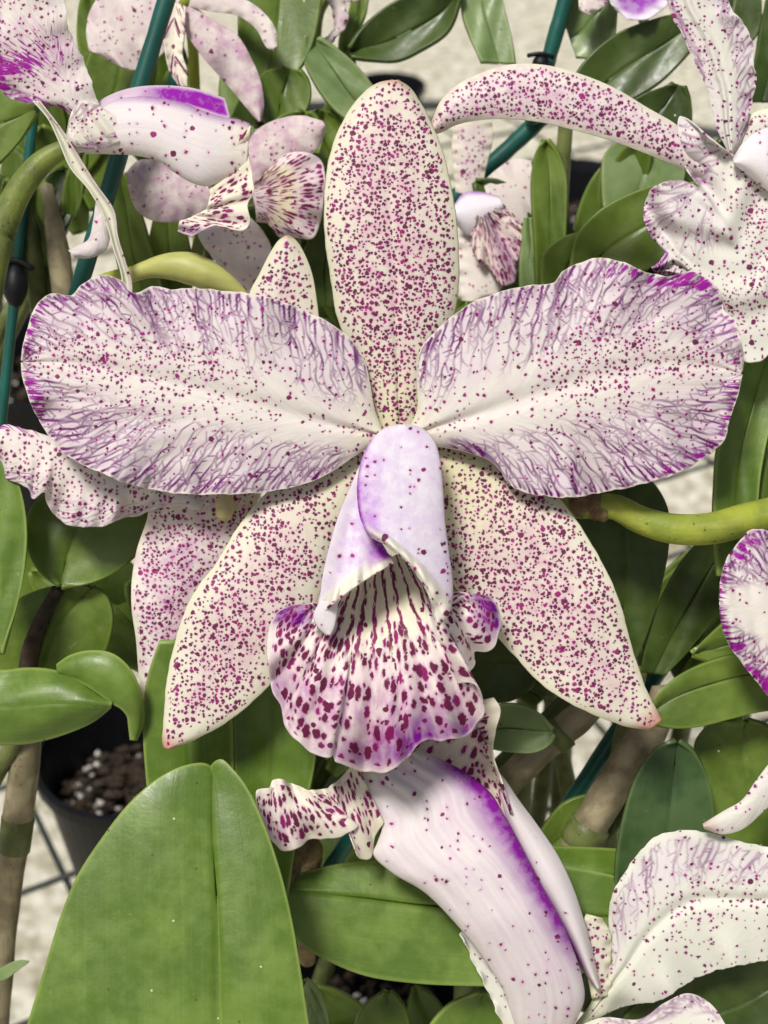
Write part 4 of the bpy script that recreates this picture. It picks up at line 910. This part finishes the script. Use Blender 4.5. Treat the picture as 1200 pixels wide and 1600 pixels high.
# right side
p7 = plant('plant at the right with a tall bright strap leaf beside the right petal', (1160, 800, -140))
leaf(p7, [(1120, 900), (1114, 820), (1115, 760), (1120, 700), (1135, 640), (1152, 590), (1175, 545), (1200, 520)], [(1185, 900), (1182, 820), (1186, 760), (1196, 700), (1210, 640), (1220, 590), (1228, 545), (1220, 520)], leafz(-135, -160, 14, 0, 6), M_LEAF_A)
leaf(p7, [(1180, 860), (1190, 760), (1200, 700), (1210, 640)], [(1240, 860), (1240, 760), (1240, 700), (1230, 640)], leafz(-170, -180, 6), M_LEAF_B)
cane_down(p7, (1155, 895), -138)
p8 = plant('dark leaved plant below the yellow-green stem on the right', (1000, 1010, -300))
leaf(p8, [(950, 1050), (930, 980), (912, 900), (905, 830), (912, 780), (940, 755), (975, 745)], [(985, 1050), (1010, 990), (1032, 920), (1045, 850), (1042, 790), (1020, 755), (985, 744)], leafz(-250, -230, 14, 0, 8), M_LEAF_C)
leaf(p8, [(1000, 1050), (1010, 1000), (1035, 930), (1070, 870), (1120, 820), (1160, 800)], [(1040, 1055), (1080, 1010), (1120, 960), (1150, 900), (1170, 840), (1175, 800)], leafz(-260, -230, 14, 0, 8), M_LEAF_C)
leaf(p8, [(860, 930), (850, 860), (850, 800), (870, 760)], [(930, 930), (920, 860), (915, 800), (895, 760)], leafz(-280, -240, 10), M_LEAF_C)
cane_down(p8, (1000, 1045), -258, side=-.03)
p9 = plant('plant with a level dark green leaf touching the tip of the right hanging sepal', (1150, 1080, -200))
leaf(p9, [(1290, 1040), (1240, 1020), (1190, 1018), (1140, 1024), (1090, 1040), (1050, 1062), (1025, 1088), (1014, 1112)], [(1290, 1110), (1240, 1108), (1190, 1112), (1140, 1124), (1090, 1136), (1050, 1138), (1025, 1132), (1015, 1120)], leafz(-150, -125, 12, 0, 4), M_LEAF_B, M=[(1290, 1060), (1200, 1050), (1120, 1064), (1060, 1085), (1016, 1114)])
leaf(p9, [(1250, 980), (1200, 950), (1150, 960), (1110, 990), (1080, 1020)], [(1250, 1050), (1200, 1050), (1150, 1045), (1110, 1035), (1082, 1024)], leafz(-220, -200, 8), M_LEAF_B)
cane_down(p9, (1285, 1080), -150)
p10 = plant('plant with a blunt upright blue-green leaf above the lower right petal', (1040, 1340, -220))
leaf(p10, [(960, 1420), (962, 1340), (975, 1270), (995, 1210), (1025, 1168), (1055, 1156)], [(1120, 1420), (1120, 1340), (1116, 1270), (1106, 1215), (1085, 1175), (1062, 1157)], leafz(-190, -160, 16, 0, 6), leaf_mat('leaf_bluegreen', (.030, .065, .020), (.065, .115, .040), (.12, .18, .05)))
leaf(p10, [(1110, 1420), (1120, 1340), (1110, 1260), (1090, 1200), (1086, 1160), (1110, 1132), (1160, 1124)], [(1230, 1420), (1240, 1340), (1240, 1260), (1235, 1200), (1225, 1160), (1200, 1135), (1170, 1125)], leafz(-230, -215, 16, 0, 6), M_LEAF_B)
leaf(p10, [(960, 1640), (980, 1580), (1040, 1540), (1100, 1520), (1200, 1490)], [(1000, 1680), (1080, 1660), (1150, 1640), (1200, 1620), (1260, 1560)], leafz(-200, -180, 10), M_LEAF_C)
cane_down(p10, (1080, 1415), -200)
p11 = plant('plant with a small pale oval leaf right of the big spotted skirt', (800, 1130, -260))
leaf(p11, [(740, 1150), (752, 1120), (775, 1102), (810, 1100), (845, 1115), (864, 1138)], [(742, 1160), (770, 1170), (800, 1176), (835, 1176), (858, 1165), (866, 1148)], leafz(-240, -220, 5), M_LEAF_D, thick=7)
leaf(p11, [(700, 1040), (730, 990), (760, 970), (800, 985), (840, 1030)], [(720, 1100), (760, 1100), (800, 1095), (830, 1075), (845, 1045)], leafz(-300, -280, 8), M_LEAF_C)
leaf(p11, [(830, 1330), (850, 1290), (880, 1255), (920, 1240), (960, 1235)], [(850, 1345), (900, 1330), (950, 1310), (985, 1270), (990, 1240)], leafz(-320, -300, 8), M_LEAF_B)
cane_down(p11, (745, 1155), -300)
leaf(p11, [(775, 1095), (772, 1075), (780, 1055), (790, 1045)], [(800, 1095), (804, 1075), (800, 1056), (794, 1046)], leafz(-400, -395, 4), leaf_mat('leaf_yellow', (.50, .36, .03), (.62, .48, .06)), nu=24, nv=16, thick=5)
# canes seen at lower right
cg = plant('cluster of dry beige canes in papery sheaths at the lower right', (900, 1250, -260))
tube('pseudobulb', [(1040, 1080, -245), (1015, 1140, -250), (960, 1225, -262), (905, 1320, -290), (870, 1400, -330)], [26, 32, 33, 30, 26], M_CANE, cg, seed=3, n=30)
tube('pseudobulb', [(960, 1070, -275), (930, 1100, -280), (870, 1150, -290), (800, 1215, -310), (740, 1280, -340)], [20, 26, 27, 26, 22], M_CANE, cg, seed=4, n=30)
tube('pseudobulb', [(900, 1085, -330), (860, 1130, -340), (790, 1200, -350), (740, 1260, -360)], [20, 24, 24, 24], M_CANEG, cg, seed=5)
tube('node_ring', [(922, 1288, -280), (906, 1318, -288)], [38, 37], M_CANEG, cg, n=4)
tube('node_ring', [(880, 1142, -288), (864, 1156, -290)], [32, 31], M_CANEG, cg, n=4)
tube('pseudobulb', [(870, 1400, -330), (850, 1500, -450), (840, 1700, -700)], [26, 24, 18], M_CANE, cg)
cl = plant('dry brown cane with a green joint standing at the lower left edge', (30, 1300, -380))
tube('pseudobulb', [(45, 1130, -330), (38, 1200, -350), (26, 1290, -370), (14, 1380, -400), (2, 1500, -450), (-10, 1700, -600)], [26, 27, 26, 24, 22, 20], M_CANE, cl, seed=7, n=30)
tube('node_ring', [(28, 1278, -366), (22, 1328, -382)], [30, 29], M_CANEG, cl, n=4)
blade('dry_sheath', [(-20, 1530), (5, 1510), (30, 1500), (46, 1502)], [(-20, 1540), (10, 1530), (30, 1515), (45, 1504)], zs(-300, -280, 0, 1), M_LEAF_D, cl, nu=20, nv=8)
cl2 = plant('thin old canes standing behind the upper left stem', (80, 380, -420))
tube('pseudobulb', [(72, 290, -420), (82, 340, -425), (92, 400, -432), (100, 470, -450), (104, 560, -480)], [12, 18, 22, 22, 18], M_CANE, cl2, seed=9)
tube('pseudobulb', [(40, 300, -460), (50, 380, -465), (60, 470, -480), (64, 560, -500)], [14, 18, 18, 16], M_CANEG, cl2, seed=10)
leaf(cl2, [(96, 330), (100, 290), (115, 250), (130, 230)], [(120, 340), (130, 300), (135, 260), (134, 232)], leafz(-470, -450, 6), M_LEAF_B)

# top area
p12 = plant('plant at the top behind the drooping sepals with several broad leaves', (440, 150, -560))
leaf(p12, [(400, 200), (385, 140), (374, 80), (372, 20), (380, -60)], [(420, 200), (455, 130), (485, 80), (500, 20), (505, -60)], leafz(-480, -470, 14), M_LEAF_B)
leaf(p12, [(420, 200), (404, 170), (398, 140), (410, 115), (440, 104)], [(440, 200), (470, 185), (484, 160), (484, 130), (470, 110)], leafz(-450, -440, 8), M_LEAF_B)
leaf(p12, [(560, 200), (520, 170), (488, 125), (470, 80), (476, 55)], [(600, 200), (600, 160), (580, 130), (545, 90), (500, 60)], leafz(-480, -470, 8), M_LEAF_D)
leaf(p12, [(500, 260), (470, 220), (475, 185), (500, 172)], [(550, 260), (545, 220), (535, 190), (515, 173)], leafz(-520, -500, 8), M_LEAF_B)
leaf(p12, [(430, 230), (420, 200), (440, 180), (470, 172)], [(500, 240), (505, 210), (500, 190), (485, 175)], leafz(-440, -430, 8), M_LEAF_B)
cane_down(p12, (450, 200), -500)
p13 = plant('plant at the top centre with a broad dark leaf folded along its middle', (560, 100, -620))
leaf(p13, [(545, 75), (560, 50), (590, 20), (620, 0), (660, -15), (720, -30)], [(548, 90), (580, 95), (620, 96), (660, 78), (700, 50), (722, -10)], leafz(-560, -540, 20), M_LEAF_C, M=[(546, 80), (600, 68), (650, 45), (700, 10), (722, -25)])
leaf(p13, [(720, -40), (722, 20), (735, 60), (752, 98)], [(780, -40), (790, 20), (800, 60), (805, 100)], leafz(-560, -540, 10), M_LEAF_D)
leaf(p13, [(535, 110), (530, 60), (545, 20), (550, -40)], [(552, 110), (556, 60), (572, 20), (580, -40)], leafz(-600, -590, 4), M_LEAF_B)
cane_down(p13, (545, 85), -590)
p14 = plant('plant at the upper right with a long dark strap leaf rising to the right', (1000, 110, -560))
leaf(p14, [(880, 160), (910, 100), (960, 55), (1020, 30), (1080, 15)], [(920, 190), (980, 160), (1030, 130), (1070, 90), (1100, 50)], leafz(-500, -480, 14), M_LEAF_C, M=[(900, 170), (960, 120), (1020, 80), (1095, 30)])
leaf(p14, [(880, 30), (895, -10), (920, -20), (950, -20)], [(900, 90), (940, 90), (960, 60), (962, 0)], leafz(-560, -540, 6), M_LEAF_D)
leaf(p14, [(1060, 30), (1090, 0), (1110, -40)], [(1090, 80), (1180, 60), (1190, -40)], leafz(-540, -520, 6), M_LEAF_C)
leaf(p14, [(1160, 160), (1180, 90), (1190, 30), (1200, -20)], [(1220, 160), (1230, 90), (1236, 30), (1230, -20)], leafz(-520, -500, 6), M_LEAF_C)
cane_down(p14, (885, 180), -520)
p15 = plant('plant behind the far bloom with upright rounded leaves near a black pot', (880, 420, -420))
leaf(p15, [(838, 470), (836, 400), (832, 330), (830, 270), (838, 235), (850, 218)], [(880, 470), (882, 400), (886, 330), (884, 270), (872, 238), (856, 218)], leafz(-430, -410, 8), M_LEAF_B)
leaf(p15, [(850, 470), (845, 430), (850, 395), (880, 370), (920, 360)], [(900, 480), (920, 440), (935, 410), (938, 385), (930, 362)], leafz(-380, -360, 8), M_LEAF_B)
leaf(p15, [(890, 420), (900, 370), (935, 330), (990, 300), (1050, 284), (1090, 290)], [(930, 450), (980, 430), (1030, 410), (1070, 380), (1095, 340), (1100, 300)], leafz(-340, -320, 10), M_LEAF_B)
leaf(p15, [(945, 340), (940, 290), (945, 240), (970, 215)], [(1000, 340), (1060, 300), (1070, 260), (1040, 215)], leafz(-450, -440, 8), M_LEAF_D)
leaf(p15, [(980, 240), (960, 180), (1000, 150), (1050, 130)], [(1060, 250), (1080, 200), (1080, 160), (1070, 135)], leafz(-460, -440, 8), M_LEAF_C)
leaf(p15, [(815, 480), (812, 430), (815, 380), (820, 340)], [(845, 480), (842, 430), (838, 380), (832, 340)], leafz(-440, -430, 4), M_LEAF_D)
cane_down(p15, (870, 475), -430)
p16 = plant('plant whose dark leaves show between the stake and the profile bloom', (200, 380, -480))
leaf(p16, [(200, 470), (180, 400), (175, 330), (180, 270)], [(260, 470), (240, 400), (220, 330), (195, 270)], leafz(-460, -440, 6), M_LEAF_B)
leaf(p16, [(130, 180), (130, 120), (150, 60), (170, 20)], [(200, 180), (240, 130), (240, 70), (190, 20)], leafz(-560, -540, 8), M_LEAF_B)
leaf(p16, [(225, 480), (230, 420), (235, 360), (250, 310)], [(300, 480), (300, 420), (290, 360), (262, 310)], leafz(-520, -500, 8), M_LEAF_B)
leaf(p16, [(480, 480), (470, 420), (480, 380), (500, 350)], [(540, 480), (545, 420), (540, 380), (520, 350)], leafz(-420, -400, 8), M_LEAF_C)
leaf(p16, [(170, 150), (130, 100), (120, 40), (130, -20)], [(190, 150), (180, 100), (170, 40), (150, -20)], leafz(-600, -580, 8), M_LEAF_B)
cane_down(p16, (220, 475), -480)

# ================================================================ STAKES AND CLIPS
G_ST = 'thin teal plant stakes among the orchids'
def stake(x0, y0, z0, x1, y1, z1, r, label):
    a, b = PW(x0, y0, z0), PW(x1, y1, z1)
    t = thing('plant_stake', label, 'plant stake', loc=Vector(b), group=G_ST)
    n = 30
    W = np.linspace(a, b, n)
    rr = r * S * (1 + .03 * wob(np.linspace(0, 1, n), int(x0), (4, 9), (1, .6)))
    tube_world('rod', W, rr, M_STAKE, t, 14)
    return t
stake(278, -60, -230, 108, 500, -300, 15.5, 'thick teal stake crossing the upper left in front of the nodding bloom')
stake(900, -60, -500, 830, 190, -560, 15, 'teal stake at the top right carrying a small black clip')
stake(905, 130, -560, 700, 320, -640, 17, 'slanting teal stake behind the far bloom right of the top sepal')
stake(1330, 590, -300, 820, 1365, -420, 17, 'teal stake slanting down behind the right hanging sepal')
stake(55, 150, -420, -2, 700, -480, 10, 'slim teal stake at the left edge behind the profile bloom')
stake(620, 1180, -240, 480, 1420, -300, 14, 'short length of teal stake seen under the frilled skirt tip')
stake(282, 30, -620, 250, 330, -680, 12, 'far teal stake beside the pale green stalk at the top')
stake(1230, 170, -560, 840, 480, -640, 10, 'thin teal stake crossing behind the upper right leaves')
def clip(x, y, z, w_, h_, label):
    t = thing('plant_clip', label, 'plant clip', px=(x, y, z), group='black clips on stakes')
    th = np.linspace(0, math.pi, 9)
    c = [(x, y + h_ * k, z) for k in (-.5, -.3, 0, .3, .5)]
    tube('grip', c, [w_ * .55, w_ * .9, w_, w_ * .9, w_ * .5], M_POT, t, n=12)
    tube('jaw', [(x - w_ * 1.2, y - h_ * .5, z + 8), (x, y - h_ * .62, z + 12), (x + w_ * 1.2, y - h_ * .4, z + 6)], [w_ * .25] * 3, M_POT, t, n=8)
    return t
clip(24, 445, -400, 23, 62, 'round black clip on the slim stake at the left edge')
clip(845, 100, -515, 17, 26, 'small black clip on the top right stake')

# ================================================================ POTS
pot(196, 1180, .09, .040, 'black pot of bark and white grit at the lower left', 3)
pot(900, 300, .11, .06, 'black pot deep in shade at the upper right', 4)
pot(607, 135, .10, .032, 'far black pot above the top sepal', 5)
pot(560, 1640, .09, .07, 'black pot cut by the bottom edge under the level leaf', 6)
pot(1040, 420, .10, .05, 'black pot hidden low behind the frilled petal at right', 7)
pot(60, 560, .10, .06, 'black pot in shade behind the left petal', 8)

# ================================================================ ADDED BACKGROUND PLANTS
OPEN = [(625, 20, 880, 250), (0, 1130, 130, 1600), (1040, 640, 1140, 770), (920, 1060, 1010, 1200), (770, 1190, 900, 1290), (1060, 0, 1200, 30), (950, 0, 1040, 60)]
r = random.Random(11)
def filler(x, y, z, n, label, seed):  # generic plants added to darken the gaps behind the blooms
    p = plant(label, (x, y, z), 'added background orchid plants')
    rr = random.Random(seed)
    for k in range(n):
        for att in range(30):
            bx, by = x + rr.uniform(-60, 60), y + rr.uniform(-30, 60)
            a = rr.uniform(-1.0, 1.0); ln = rr.uniform(170, 250); wd = rr.uniform(28, 46)
            tx, ty = bx + math.sin(a) * ln, by - math.cos(a) * ln
            ok = True
            for q in (.2, .5, .8, 1):
                sx_, sy_ = bx + (tx - bx) * q, by + (ty - by) * q
                for (a0, b0, a1, b1) in OPEN:
                    if a0 - wd < sx_ < a1 + wd and b0 - wd < sy_ < b1 + wd: ok = False
            if ok: break
        else: continue
        nx, ny = math.cos(a), math.sin(a)
        Ls, Rs = [], []
        bend = rr.uniform(-18, 18)
        for q, w_ in ((0, .35), (.25, .8), (.5, 1), (.75, .9), (.92, .5), (1, .08)):
            cx, cy = bx + (tx - bx) * q + nx * bend * q * q, by + (ty - by) * q + ny * bend * q * q
            Ls.append((cx - nx * wd * w_, cy - ny * wd * w_)); Rs.append((cx + nx * wd * w_, cy + ny * wd * w_))
        leaf(p, Ls, Rs, leafz(z + rr.uniform(-60, 60), z + rr.uniform(-40, 100), 10, 0, 4, 3, k), rr.choice([M_LEAF_C, M_LEAF_B, M_LEAF_B]), nu=26, nv=18, thick=9)
    cane_down(p, (x, y), z - 20, side=(-.22 if x < 130 else rr.uniform(-.06, .06)))
    return p
FP = [(120, 250, 'left of the thick teal stake'), (330, 230, 'behind the nodding bloom'), (480, 300, 'left of the top sepal'), (430, 560, 'behind the left petal'), (300, 640, 'behind the hidden bloom'),
      (770, 620, 'behind the right petal'), (900, 560, 'low behind the right petal'), (1020, 500, 'behind the upper right frilled petal'), (1150, 700, 'behind the strap leaf'), (1000, 900, 'behind the right hanging sepal'),
      (850, 980, 'between skirt and right sepal'), (1120, 1000, 'behind the dark level leaf'), (700, 1250, 'behind the side-on trumpet'), (560, 1300, 'above the level leaf'), (480, 1150, 'behind the big skirt'),
      (300, 950, 'behind the left hanging sepal'), (100, 980, 'at the left behind wide leaves'), (700, 1620, 'below the level leaf'), (1000, 1480, 'behind the lower right petal'), (1150, 1400, 'at the lower right edge'),
      (1140, 300, 'behind the upper right bloom'), (960, 350, 'near the shaded black pot'), (620, 500, 'behind the top sepal'), (40, 380, 'at the left edge above the petal'), (860, 1500, 'beside the trumpet base')]
for i, (x, y, t_) in enumerate(FP):
    filler(x, y + 60, -500 - r.uniform(0, 400), 7, 'added filler orchid plant ' + t_, 50 + i)
